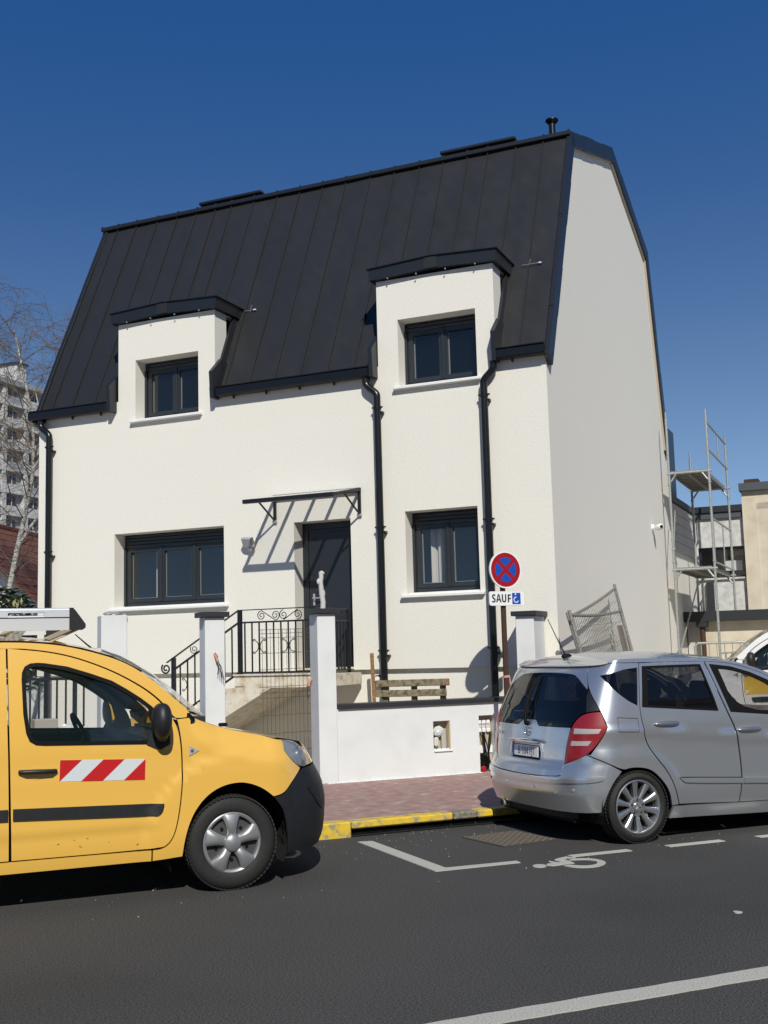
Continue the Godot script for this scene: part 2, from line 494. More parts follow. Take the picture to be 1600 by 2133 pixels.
	M.kerb_yellow = relief(tri(mat(1, 1, 1, 0.8), noise_tex(0.022, 512, [[0.0, lin(0.27, 0.26, 0.22)], [0.26, lin(0.33, 0.29, 0.17)], [0.36, lin(0.52, 0.38, 0.10)], [0.46, lin(0.64, 0.44, 0.05)], [0.75, lin(0.72, 0.49, 0.025)], [1.0, lin(0.62, 0.46, 0.13)]], 26, 9), 0.7), fine, 0.120)
	M.kerb_worn = relief(tri(mat(1, 1, 1, 0.85), noise_tex(0.022, 512, [[0.0, lin(0.36, 0.34, 0.29)], [0.42, lin(0.40, 0.36, 0.27)], [0.48, lin(0.55, 0.40, 0.12)], [0.75, lin(0.62, 0.46, 0.16)], [1.0, lin(0.40, 0.37, 0.30)]], 27, 6), 1.6), fine, 0.120)
	M.line = relief(tri(mat(0.60, 0.58, 0.53, 0.85), noise_tex(0.12, 512, [[0.0, Color(0.18, 0.18, 0.18)], [0.22, Color(0.82, 0.82, 0.80)], [1.0, Color(1, 1, 1)]], 28, 4), 1.2, true), fine, 0.072)
	M.cover = mat(0.060, 0.052, 0.043, 0.85)
	M.cover_rib = mat(0.17, 0.145, 0.11, 0.85)
	# the neighbours and the far things
	M.render_grey = relief(tri(mat(0.66, 0.66, 0.65, 0.95), noise_tex(0.015, 512, [[0, Color(0.84, 0.83, 0.82)], [0.6, Color(0.96, 0.96, 0.95)], [1, Color(1, 1, 1)]], 29, 5), 0.6), grain, 0.120)
	M.render_beige = relief(tri(mat(0.70, 0.62, 0.50, 0.95), noise_tex(0.012, 512, [[0, Color(0.90, 0.89, 0.87)], [0.6, Color(0.97, 0.97, 0.96)], [1, Color(1, 1, 1)]], 30, 5), 0.3), grain, 0.120)
	M.block_wall = relief(tri(mat(0.58, 0.56, 0.53, 0.95), mott, 1.0), grain, 0.120)
	M.cornice = mat(0.07, 0.085, 0.09, 0.6)
	M.flat_white = tri(mat(0.58, 0.57, 0.55, 0.9), mott, 0.1)
	M.flat_grey = mat(0.34, 0.35, 0.37, 0.9)
	M.far_dark = mat(0.03, 0.035, 0.045, 0.3)
	M.tile = tri(mat(0.27, 0.095, 0.055, 0.9), noise_tex(0.04, 256, [[0, Color(0.55, 0.5, 0.5)], [1, Color(1, 1, 1)]], 31, 4), 0.8)
	M.birch = tri(mat(0.55, 0.53, 0.48, 0.9), noise_tex(0.03, 256, [[0.0, Color(0.12, 0.11, 0.10)], [0.3, Color(0.3, 0.28, 0.26)], [0.42, Color(0.9, 0.9, 0.88)], [1, Color(1, 1, 1)]], 32, 4), 2.0)
	M.birch.uv1_scale = Vector3(0.8, 3.5, 0.8)
	M.twig = mat(0.15, 0.115, 0.09, 0.9)
	M.leaf = mat(0.022, 0.036, 0.012, 0.45)
	M.leaf_young = mat(0.42, 0.40, 0.18, 0.6)
	M.ground = tri(mat(0.20, 0.18, 0.14, 0.95), mott, 0.1, true)

func stage() -> void:
	var cam := Camera3D.new()
	cam.name = "camera"
	cam.fov = 48.20
	cam.far = 600.0
	cam.keep_aspect = Camera3D.KEEP_HEIGHT
	add_child(cam)
	cam.transform = Transform3D(Basis(Vector3.RIGHT, 0.12238) * Basis(Vector3.BACK, -0.02724), Vector3(0, 1.6, 0))
	cam.current = true
	var we := WorldEnvironment.new()
	we.name = "surroundings"
	var env := Environment.new()
	var sm := ProceduralSkyMaterial.new()
	sm.sky_top_color = lin(0.0125, 0.083, 0.285)
	sm.sky_horizon_color = lin(0.52, 0.82, 1.17)
	sm.sky_curve = 0.105
	sm.ground_bottom_color = Color(0.16, 0.15, 0.14)
	sm.ground_horizon_color = Color(0.40, 0.42, 0.44)
	sm.sun_angle_max = 12.0
	sm.sky_cover = cirrus()
	sm.sky_cover_modulate = Color(0.18, 0.18, 0.18)
	var sky := Sky.new()
	sky.sky_material = sm
	env.background_mode = Environment.BG_SKY
	env.sky = sky
	env.background_energy_multiplier = 1.0
	env.tonemap_mode = Environment.TONE_MAPPER_LINEAR
	env.tonemap_exposure = 0.90
	env.sdfgi_enabled = true; env.ssao_enabled = true; env.ssil_enabled = true
	we.environment = env
	add_child(we)
	var sun := DirectionalLight3D.new()
	sun.name = "sun"
	sun.light_energy = 1.46
	sun.light_color = Color(1.0, 0.985, 0.945)
	sun.light_angular_distance = 0.53
	sun.shadow_enabled = true
	add_child(sun)
	var to := Vector3(0.155, 0.966, 1.158).normalized()
	sun.transform = Transform3D(Basis.looking_at(-to, Vector3.UP), Vector3(0, 20, 10))

func cirrus() -> ImageTexture:
	var w := 1024; var h := 512
	var im := Image.create(w, h, false, Image.FORMAT_RGBA8)
	var f := FastNoiseLite.new(); f.seed = 4; f.frequency = 1.3; f.fractal_octaves = 5
	f.domain_warp_enabled = true; f.domain_warp_amplitude = 0.6; f.domain_warp_frequency = 0.8
	for j in h:
		var el := (0.5 - (j + 0.5) / h) * PI
		if el < 0: continue
		for i in w:
			var az := TAU * (i + 0.5) / w
			var d := Vector3(cos(el) * cos(az), sin(el), cos(el) * sin(az))
			var q := Vector3(d.x * 0.5 + d.z * 0.9, d.y * 2.0, (d.z - d.x) * 2.2)
			var a := clampf((f.get_noise_3dv(q) - 0.05) * 1.2, 0, 1)
			im.set_pixel(i, j, Color(1, 1, 1, a * a * 0.10))
	return ImageTexture.create_from_image(im)

func _ready() -> void:
	rng.seed = 11
	bump_noise.seed = 3; bump_noise.frequency = 0.9
	stage()
	make_materials()
	make_ground()
	make_house()
	make_neighbours()
	make_front_yard()
	make_walls()
	make_street_things()
	make_scaffold()
	make_vehicles()
	make_left_background()
	make_opposite_side()

# ---------------------------------------------------------------- ground, road, kerb, markings
func make_ground() -> void:
	setting(mb().box(Vector3(0, -0.28, 0), Vector3(700, 0.4, 700)), "ground", M.ground, Transform3D.IDENTITY)
	setting(mb().span(Vector3(-60, -0.07, 3.02), Vector3(60, 0, 11.4)), "road", M.asphalt, SF)
	setting(mb().span(Vector3(-60, -0.07, -0.3), Vector3(60, 0.12, 2.86)), "pavement", M.paving, SF)
	setting(mb().span(Vector3(-60, -0.07, 11.56), Vector3(60, 0.12, 14.5)), "pavement", M.paving, SF)
	setting(mb().prism(pv([-12, 0.30, 12, 0.30, 12, 18, -12, 18]), -0.07, 0.10, SF * Transform3D(Basis(Vector3.RIGHT, -PI / 2), Vector3.ZERO)), "yard", M.yard, Transform3D.IDENTITY)
	# kerbs: each stone a piece of its own
	var kerb := MeshInstance3D.new()
	kerb.name = "kerb"
	kerb.mesh = mb().span(Vector3(-60, -0.07, 2.865), Vector3(60, 0.02, 2.92)).mesh()
	kerb.material_override = M.kerb
	kerb.transform = SF
	kerb.set_meta("kind", "structure")
	add_child(kerb)
	var bounds := [-9.1, -8.1, -7.1, -6.1, -5.1, -4.1, -3.1, -2.12, -1.12, -0.80, 0.2, 0.45, 0.62, 1.5, 2.5, 3.5, 4.5, 5.5, 6.5, 7.5]
	for i in bounds.size() - 1:
		var a: float = bounds[i] + 0.004; var b: float = bounds[i + 1] - 0.004
		var slot := a > -0.81 and b < 1.6
		var stone := mb()
		stone.box(Vector3((a + b) * 0.5, 0.100 if slot else 0.03, 2.945), Vector3(b - a, 0.066 if slot else 0.206, 0.155), Basis(Vector3.RIGHT, rng.randf_range(-0.01, 0.01)), 0.012)
		var yellow := a > -2.2 and b < 1.6 and not (a > 0.19 and b < 0.46)
		part(stone, "kerb_stone", M.kerb_yellow if yellow and i % 4 != 2 else (M.kerb_worn if yellow else M.kerb), kerb)
	# storm water inlet below the kerb stones
	var inlet := thing("storm_inlet", "long dark drain slot under the worn yellow kerb", "drain", sx(0.35, 0.0, 2.93))
	part(mb().span(Vector3(-1.14, 0.0, -0.062), Vector3(1.14, 0.066, -0.05)), "back", M.void, inlet)
	part(mb().span(Vector3(-1.14, 0.001, -0.05), Vector3(1.14, 0.006, 0.07)), "floor", M.void, inlet)
	var fk := mb().span(Vector3(-60, -0.07, 11.4), Vector3(60, 0.14, 11.56))
	setting(fk, "kerb_opposite", M.kerb, SF)
	# painted markings
	var lie := SF * Transform3D(Basis(Vector3.RIGHT, PI / 2), Vector3(0, 0.0, 0))      # polygon (s, n) lies on the road, top up
	var mk := func(p: PackedVector2Array, called: String) -> void:
		var b := mb().prism(p, -0.005, 0.0, lie)
		setting(b, called, M.line, Transform3D.IDENTITY)
	mk.call(rough_line(Vector2(-14, 7.945), Vector2(14, 7.935), 0.0, 0.145), "centre_line_marking")
	mk.call(pv([-0.86, 3.30, -0.735, 3.33, -0.735, 4.755, -0.15, 4.785, -0.16, 4.865, -0.86, 4.845]), "bay_corner_marking")
	var k := 0
	for a in [0.30, 1.19, 2.08, 2.98, 3.88, 4.78]:
		mk.call(pv([a, 4.78 + a * 0.03, a + 0.535, 4.795 + a * 0.03, a + 0.535, 4.875 + a * 0.03, a, 4.86 + a * 0.03]), "bay_dash_marking")
	# wheelchair symbol
	var head := PackedVector2Array(); var ring := PackedVector2Array()
	for i in 20:
		var t := TAU * i / 20
		head.append(Vector2(-0.106, 5.054) + Vector2(0.044, 0.027) * cos(t) + Vector2(-0.032, 0.053) * sin(t))
	ring = smooth_poly(pv([0.049, 5.142, 0.069, 5.233, 0.133, 5.290, 0.221, 5.309, 0.307, 5.272, 0.369, 5.219, 0.408, 5.131, 0.400, 5.039, 0.359, 4.974, 0.284, 4.939, 0.206, 4.957, 0.215, 4.981, 0.287, 4.999, 0.333, 5.035, 0.354, 5.109, 0.316, 5.186, 0.262, 5.226, 0.192, 5.230, 0.139, 5.187, 0.102, 5.128]), 0.5)
	var pic := mb().prism(head, -0.005, 0.0, lie)
	pic.prism(ring, -0.005, 0.0, lie)
	pic.prism(smooth_poly(pv([-0.034, 5.026, -0.003, 5.008, 0.028, 5.019, 0.033, 4.944, 0.057, 4.921, 0.068, 4.958, 0.083, 5.016, 0.113, 4.990, 0.103, 4.912, 0.131, 4.883, 0.220, 4.841, 0.251, 4.841, 0.256, 4.818, 0.280, 4.875, 0.305, 4.905, 0.281, 4.915, 0.237, 4.891, 0.183, 4.934, 0.187, 4.994, 0.170, 5.096, 0.119, 5.090, 0.058, 5.101, -0.024, 5.104, -0.050, 5.070]), 0.6), -0.005, 0.0, lie)
	setting(pic, "wheelchair_marking", M.line, Transform3D.IDENTITY)
	var dot := PackedVector2Array()
	for i in 14:
		var t := TAU * i / 14
		dot.append(Vector2(0.14 + (0.025 + 0.005 * sin(3 * t)) * cos(t), 6.94 + 0.03 * sin(t)))
	mk.call(dot, "paint_spot")
	# crumbs of grit and plaster on road and pavement
	var grit := MultiMesh.new()
	grit.transform_format = MultiMesh.TRANSFORM_3D
	grit.mesh = mb().box(Vector3(0, 0.3, 0), Vector3(1, 0.6, 0.8), Basis.from_euler(Vector3(0.3, 0.5, 0.2)), 0.2).mesh()
	grit.instance_count = 520
	for i in 520:
		var s := rng.randf_range(-3.5, 5.0)
		var nn := 3.05 + 2.3 * pow(rng.randf(), 1.8) if i % 12 else rng.randf_range(3.1, 8.5)
		var y := 0.0
		if i % 4 == 0:
			nn = rng.randf_range(0.05, 2.8); y = 0.12
		var sz := 0.004 + 0.008 * pow(rng.randf(), 4)
		grit.set_instance_transform(i, SF * Transform3D(Basis(Vector3.UP, rng.randf() * TAU).scaled(Vector3.ONE * sz), Vector3(s, y, nn)))
	var g := MultiMeshInstance3D.new()
	g.name = "grit"
	g.multimesh = grit
	g.material_override = mat(0.34, 0.32, 0.29, 0.9)
	g.set_meta("kind", "stuff"); g.set_meta("label", "pale crumbs of grit and plaster scattered over road and pavement"); g.set_meta("category", "grit")
	add_child(g)
	# cast cover in the road
	var cov := thing("road_cover", "worn brown ribbed drain cover set in the road", "drain cover", sx(0.31, 0.001, 3.86, 0.12))
	part(mb().span(Vector3(-0.28, 0, -0.31), Vector3(0.28, 0.006, 0.31)), "plate", M.cover, cov)
	var ribm := mb().box(Vector3(0, 0.003, 0), Vector3(0.026, 0.007, 0.008), Basis.IDENTITY, 0.002).mesh()
	for i in 14:
		for j in 17:
			share(ribm, "rib", M.cover_rib, cov, Transform3D(Basis(Vector3.UP, 0.7 if (i + j) % 2 else -0.7), Vector3(-0.255 + i * 0.039, 0.006, -0.285 + j * 0.0355)))

func rough_line(a: Vector2, b: Vector2, _o: float, w: float) -> PackedVector2Array:
	var p := PackedVector2Array()
	for i in 281:
		p.append(a.lerp(b, i / 280.0) + Vector2(0, rng.randf_range(-0.004, 0.004)))
	for i in 281:
		p.append(b.lerp(a, i / 280.0) + Vector2(0, w + rng.randf_range(-0.004, 0.004)))
	return p

# ---------------------------------------------------------------- the house
const SEAMS := [-8.50, -8.15, -7.75, -7.31, -6.89, -6.50, -6.13, -5.81, -5.37, -4.93, -4.50, -4.08, -3.66, -3.22, -2.80, -2.37, -1.97, -1.57, -1.24, -0.79, -0.36, 0.03]
const D1 := [-6.83, -5.075]
const D2 := [-2.41, -0.685]
func make_house() -> void:
	var h := thing("house", "newly rendered cream house with black metal mansard roof and two dormers", "house", HF)
	var op := [Rect2(-6.51, 5.25, 1.14, 0.95), Rect2(-2.10, 5.25, 1.145, 0.96), Rect2(-6.90, 2.37, 1.95, 1.145), Rect2(-2.07, 2.37, 1.045, 1.14), Rect2(-3.79, 1.38, 0.895, 2.10)]
	part(mb().solids([Rect2(-8.07, 1.38, 7.77, 4.20), Rect2(D1[0], 5.58, D1[1] - D1[0], 1.22), Rect2(D2[0], 5.58, D2[1] - D2[0], 1.22)], op, -0.33, 0.0), "front_wall", M.stucco, h)
	var gab := pv([0.0, 1.38, 0.0, 5.45, -1.80, 9.18, -4.80, 10.14, -7.72, 9.18, -8.84, 5.45, -9.0, 5.45, -9.0, 1.45])
	var gx := Transform3D(Basis(Vector3(0, 0, 1), Vector3(0, 1, 0), Vector3(-1, 0, 0)), Vector3.ZERO)   # polygon (z, y) extruded along -x
	part(mb().prism(gab, 0.0, 0.3, gx), "side_wall", M.stucco_side, h)
	part(mb().prism(gab, 8.07, 8.37, gx), "side_wall", M.stucco, h)
	part(mb().span(Vector3(-8.07, 1.45, -9.0), Vector3(-0.3, 5.45, -8.7)), "rear_wall", M.stucco, h)
	part(mb().span(Vector3(-8.25, -0.3, -8.9), Vector3(-0.10, 1.378, -0.07)), "plinth", M.stucco, h)
	part(mb().span(Vector3(-8.07, 1.379, -8.7), Vector3(-0.3, 1.42, -0.33)), "floor", M.floor_in, h)
	part(mb().span(Vector3(-8.07, 4.05, -8.7), Vector3(-0.3, 4.35, -0.33)), "floor", M.interior, h)
	part(mb().span(Vector3(-8.07, 1.42, -4.0), Vector3(-0.3, 9.0, -3.85)), "partition", M.interior, h)
	part(mb().span(Vector3(-4.3, 1.42, -3.85), Vector3(-4.2, 5.45, -0.34)), "partition", M.interior, h)
	# front slope: folded metal sheets with standing seams
	var ln := sqrt(3.74 * 3.74 + 1.8 * 1.8)
	var dirv := Vector3(0, 3.74, -1.8) / ln
	var nv := Vector3(0, 1.8, 3.74) / ln
	var dv := (6.96 - 5.5) / 3.74 * ln
	var slope := func(u: float, v: float) -> Vector3:
		var b := bump_noise.get_noise_2d(u * 1.4, v * 0.8) * 0.012
		return Vector3(0, 5.5, 0) + Vector3.RIGHT * u + dirv * v + nv * b
	for i in SEAMS.size() - 1:
		var a: float = SEAMS[i] + 0.004; var b: float = SEAMS[i + 1] - 0.004
		var polys: Array = [pv([a, 0.0, b, 0.0, b, ln, a, ln])]
		for d in [D1, D2]:
			var cut := pv([d[0] - 0.01, -1, d[1] + 0.01, -1, d[1] + 0.01, dv, d[0] - 0.01, dv])
			var nx := []
			for p in polys: nx.append_array(Geometry2D.clip_polygons(p, cut))
			polys = nx
		var m := mb()
		for p in polys: m.panel(p, [], slope, 0.14, 0.02)
		var s0 := 0.0
		for d in [D1, D2]:
			if a > d[0] - 0.02 and a < d[1] + 0.02: s0 = dv
		if i > 0:
			m.box(Vector3(0, 5.5, 0) + Vector3.RIGHT * (a - 0.004) + dirv * ((s0 + ln) * 0.5) + nv * 0.012, Vector3(0.011, ln - s0, 0.034), Basis(Vector3.RIGHT, dirv, nv))
		part(m, "roof_panel", M.zinc, h)
	# roof structure below the sheets, upper and rear slopes
	var deck := pv([0.02, 5.42, -1.80, 9.205, -4.80, 10.165, -7.72, 9.205, -8.84, 5.44, -8.70, 5.44, -7.64, 9.10, -4.80, 10.05, -1.86, 9.10, -0.20, 5.62, -0.33, 5.42])
	var dk := mb()
	# front part of the deck is cut away where the dormers stand
	for seg in [[0.3, 0.685], [2.41, 5.075], [6.83, 8.07]]:
		dk.prism(pv([-0.06, 5.45, -1.82, 9.19, -1.90, 9.15, -0.20, 5.45]), seg[0], seg[1], gx)
	for seg in [[0.685, 2.41], [5.075, 6.83]]:
		dk.prism(pv([-0.75, 6.93, -1.82, 9.19, -1.90, 9.15, -0.83, 6.90]), seg[0], seg[1], gx)
	part(dk, "roof_deck", M.old_wood, h)
	var up := mb()
	up.prism(pv([-1.80, 9.21, -4.80, 10.17, -7.72, 9.21, -7.70, 9.26, -4.80, 10.23, -1.80, 9.27]), -0.03, 8.50, gx)
	part(up, "upper_roof", M.zinc, h)
	part(mb().prism(pv([-7.72, 9.20, -8.90, 5.40, -8.95, 5.42, -7.77, 9.25]), -0.03, 8.50, gx), "rear_slope", M.zinc, h)
	# trim along the break of the roof
	var br := mb().box(Vector3(-4.22, 9.235, -1.765), Vector3(8.56, 0.07, 0.10), Basis.IDENTITY, 0.01)
	var brp := part(br, "break_trim", M.zinc_trim, h)
	for i in SEAMS.size():
		part(mb().box(Vector3(SEAMS[i], 9.285, -1.78), Vector3(0.03, 0.03, 0.05)), "clip", M.zinc_trim, brp)
	# verge flashings on both gables
	var edge := [Vector2(0.10, 5.40), Vector2(-1.79, 9.27), Vector2(-4.80, 10.235), Vector2(-7.74, 9.27), Vector2(-8.92, 5.45)]
	var cnt := [5, 4, 4, 5]
	for side in [0, 1]:
		for q in 4:
			var A: Vector2 = edge[q]; var B: Vector2 = edge[q + 1]
			for k in cnt[q]:
				var a: Vector2 = A.lerp(B, float(k) / cnt[q]); var b: Vector2 = A.lerp(B, float(k + 1) / cnt[q])
				var d := (b - a).normalized()
				var inw := Vector2(d.y, -d.x)
				if inw.y > 0: inw = -inw
				var x0 := 0.035 if side == 0 else -8.405
				var c := (a + b) * 0.5 + inw * 0.105
				var dd := Vector3(0, d.y, d.x); var ii := Vector3(0, inw.y, inw.x)
				var bs := Basis(dd.cross(ii), dd, ii)
				bs = bs * Basis(Vector3.RIGHT, 0.0)
				part(mb().box(Vector3(x0 + 0.002 * (k % 2) * (1 if side == 0 else -1), c.y, c.x), Vector3(0.066, (b - a).length() - 0.004 + (0.02 if k % 2 else 0.0), 0.22 + (0.018 if k % 2 else 0.0)), bs, 0.004), "verge_flashing", M.zinc_trim, h)
	var soff := mb()
	for q in [1, 2, 3]:
		var a: Vector2 = edge[q]; var b: Vector2 = edge[q + 1]
		var d := (b - a).normalized(); var inw := Vector2(d.y, -d.x)
		if inw.y > 0: inw = -inw
		var c := (a + b) * 0.5 + inw * 0.235
		var dd := Vector3(0, d.y, d.x); var ii := Vector3(0, inw.y, inw.x)
		soff.box(Vector3(0.020, c.y, c.x), Vector3(0.04, (b - a).length() - 0.2, 0.035), Basis(dd.cross(ii), dd, ii))
	part(soff, "verge_batten", mat(0.50, 0.42, 0.32, 0.8), h)
	# gutters
	for g in [[-8.49, -6.95], [-4.99, -2.50], [-0.70, 0.03]]:
		var gp := part(mb().box(Vector3((g[0] + g[1]) * 0.5, 5.495, 0.085), Vector3(g[1] - g[0], 0.135, 0.15), Basis.IDENTITY, 0.02), "gutter", M.gutter, h)
		part(mb().box(Vector3((g[0] + g[1]) * 0.5, 5.566, 0.155), Vector3(g[1] - g[0], 0.016, 0.03), Basis.IDENTITY, 0.006), "bead", M.gutter, gp)
		var nb := int((g[1] - g[0]) / 0.55) + 1
		for k in nb:
			part(mb().box(Vector3(g[0] + 0.25 + k * 0.55, 5.415, 0.03), Vector3(0.02, 0.05, 0.03)), "bracket", M.zinc_trim, gp)
	# flashing plates where gutters meet the dormers
	for q in [[-6.89, -0.16], [-2.45, -0.16], [-5.03, 0.16], [-0.66, 0.16]]:
		var fl := mb().prism(pv([0.17, 5.41, 0.20, 5.80, -0.08, 6.05, -0.25, 6.0, -0.05, 5.41]), -0.03, 0.03, Transform3D(Basis(Vector3(0, 0, 1), Vector3(0, 1, 0), Vector3(-1, 0, 0)), Vector3(q[0], 0, 0)))
		part(fl, "flashing", M.zinc_trim, h)
	# dormers
	for d in [D1, D2]:
		for s in [0, 1]:
			var x0: float = d[0] if s == 0 else d[1] - 0.12
			part(mb().prism(pv([-0.33, 5.6, -0.33, 6.80, -0.66, 6.80, -0.12, 5.6]), -x0 - 0.12, -x0, gx), "dormer_cheek", M.stucco_side, h)
			part(mb().prism(pv([-0.06, 5.9, -0.48, 6.78, -0.62, 6.78, -0.20, 5.9]), -x0 - (0.16 if s == 1 else 0.0), -x0 + (0.04 if s == 0 else -0.12), gx), "cheek_flashing", M.zinc_trim, h)
		var c: float = (d[0] + d[1]) * 0.5
		var dr := mb().prism(pv([d[0] - 0.07, 6.805, c, 6.845, d[1] + 0.07, 6.805, d[1] + 0.08, 6.965, c, 7.015, d[0] - 0.08, 6.965]), -0.80, 0.09)
		var dp := part(dr, "dormer_roof", M.zinc_trim, h)
		var lip := mb().prism(pv([d[0] - 0.105, 6.966, c, 7.016, d[1] + 0.105, 6.966, d[1] + 0.105, 6.980, c, 7.030, d[0] - 0.105, 6.980]), -0.86, 0.115)
		part(lip, "edge_strip", M.zinc_trim, dp)
		part(mb().box(Vector3(c, 6.928, 0.092), Vector3(0.19, 0.160, 0.012)), "joint_cover", M.zinc, dp)
		for k in 4: part(mb().box(Vector3(lerpf(d[0], d[1], (k + 0.5) / 4), 6.80, 0.085), Vector3(0.014, 0.016, 0.02)), "bracket", M.spacer, dp)
	# windows and door
	window(h, op[0], 2, 0.12); window(h, op[1], 2, 0.12); window(h, op[2], 3, 0.205); window(h, op[3], 2, 0.17)
	door(h, op[4])
	# sills
	for q in [[-6.58, -5.30, 5.25], [-2.17, -0.90, 5.25], [-6.98, -4.87, 2.37], [-2.14, -0.955, 2.37]]:
		var sl := mb().box(Vector3((q[0] + q[1]) * 0.5, q[2] - 0.022, 0.02), Vector3(q[1] - q[0], 0.045, 0.11), Basis.IDENTITY, 0.008)
		sl.box(Vector3((q[0] + q[1]) * 0.5, q[2] + 0.017, -0.16), Vector3(q[1] - q[0] - 0.155, 0.034, 0.25), Basis(Vector3.RIGHT, 0.06), 0.004)
		part(sl, "sill", M.sill, h)
	# curtains
	var cur := func(x0: float, x1: float, y0: float, y1: float, z: float) -> void:
		part(mb().sheet(func(a: float, b: float) -> Vector3: return Vector3(lerpf(x0, x1, a), lerpf(y0, y1, b), z + 0.03 * sin(a * 19.0) + 0.012 * sin(a * 43.0)), 40, 2), "curtain", M.curtain, h)
	cur.call(-6.50, -6.32, 2.40, 3.45, -0.55)
	cur.call(-1.90, -1.55, 2.40, 3.45, -0.50)
	# rain pipes
	for q in [[-8.10, -8.27, 0.2], [-2.405, -2.57, 0.98], [-0.845, -0.70, 0.9]]:
		var x: float = q[0]
		var path := [Vector3(q[1], 5.43, 0.09)]
		for t in 13:
			var a := t / 12.0
			path.append(Vector3(lerpf(q[1], x, smoothstep(0.2, 0.8, a)), 5.41 - 0.33 * a, 0.085))
		path.append(Vector3(x, 5.0, 0.085)); path.append(Vector3(x, q[2], 0.085))
		var pp := part(mb().tube(path, 0.050, 14), "rain_pipe", M.gutter, h)
		for y in [4.97, 3.30, 1.62]:
			if y < q[2]: continue
			part(mb().cyl(Vector3(x, y - 0.02, 0.085), Vector3(x, y + 0.02, 0.085), 0.058, -1, 14), "clamp", M.gutter, pp)
			part(mb().box(Vector3(x, y + 0.01, 0.085), Vector3(0.16, 0.022, 0.022)), "clamp_bolt", M.gutter, pp)
			part(mb().box(Vector3(x + 0.055, y - 0.06, 0.03), Vector3(0.03, 0.03, 0.10)), "clamp_pin", M.gutter, pp)
		part(mb().cyl(Vector3(x, 4.20, 0.085), Vector3(x, 4.30, 0.085), 0.051, -1, 14), "socket", M.gutter, pp)
	# roof windows and flue on the upper slope
	for q in [-6.05, -1.52]:
		var bs := Basis(Vector3.RIGHT, -0.12)
		var rw := part(mb().box(Vector3(q, 9.455, -2.55), Vector3(1.25, 0.05, 0.95), bs, 0.01), "roof_window", M.zinc_trim, h)
		part(mb().box(Vector3(q, 9.41, -2.55), Vector3(1.14, 0.12, 0.86), Basis(Vector3.RIGHT, 0.31)), "curb", M.zinc_trim, rw)
		part(mb().box(Vector3(q, 9.483, -2.55), Vector3(1.05, 0.006, 0.78), bs), "pane", M.glass, rw)
		part(mb().box(Vector3(q + 0.28, 9.53, -2.45), Vector3(0.55, 0.05, 0.25), bs, 0.01), "hood", M.zinc_trim, rw)
	var fl := part(mb().cyl(Vector3(-0.43, 9.40, -2.6), Vector3(-0.43, 9.86, -2.6), 0.052, -1, 16), "flue", M.gutter, h)
	part(mb().lathe([Vector2(0.001, 9.935), Vector2(0.10, 9.91), Vector2(0.105, 9.89), Vector2(0.07, 9.85), Vector2(0.001, 9.85)], 20, Transform3D(Basis(Vector3.RIGHT, -PI / 2), Vector3(-0.43, 0, -2.6))), "cap", M.gutter, fl)
	for q in [[-0.46, -0.20], [-4.93, -4.76]]:
		part(mb().cyl(Vector3(q[0], 6.93, -0.66), Vector3(q[1], 6.93, -0.66), 0.006, -1, 6), "roof_hook", M.galv_old, h)
		part(mb().cyl(Vector3(q[1] - 0.02, 6.93, -0.66), Vector3(q[1] + 0.02, 6.93, -0.66), 0.012, -1, 8), "hook_end", M.sign_white, h)
		part(mb().cyl(Vector3(q[0] + 0.08, 6.90, -0.67), Vector3(q[0] + 0.14, 6.99, -0.62), 0.007, -1, 6), "roof_hook", M.spacer, h)
	# rear dormer and rear wing
	part(mb().span(Vector3(-2.6, 4.5, -10.0), Vector3(-0.01, 6.05, -8.86)), "rear_dormer", M.zinc_trim, h)
	var wing := thing("rear_annex", "low block-built annex behind the cream house with dark roof edge", "annex", hx(0, 0, -9.0))
	var seg := mb().solids([Rect2(0, 0.1, 2.9, 4.4)], [], -0.25, 0.0, Transform3D(Basis(Vector3(0, 0, -1), Vector3(0, 1, 0), Vector3(1, 0, 0)), Vector3(-0.02, 0, -0.02)))
	part(seg, "wall", M.stucco_side, wing)
	var course := mb().box(Vector3.ZERO, Vector3(0.035, 0.185, 0.485), Basis.IDENTITY, 0.006).mesh()
	for j in 5:
		for i in 6:
			share(course, "block", M.block_wall, wing, Transform3D(Basis.IDENTITY, Vector3(0.005, 3.60 + j * 0.195, -0.40 - i * 0.495 + (0.24 if j % 2 else 0.0))))
	part(mb().span(Vector3(-3.0, 4.5, -2.95), Vector3(0.06, 4.62, -0.0)), "roof", M.cornice, wing)
	part(mb().span(Vector3(-3.0, 0.1, -2.9), Vector3(-0.3, 4.5, -2.7)), "wall", M.render_grey, wing)

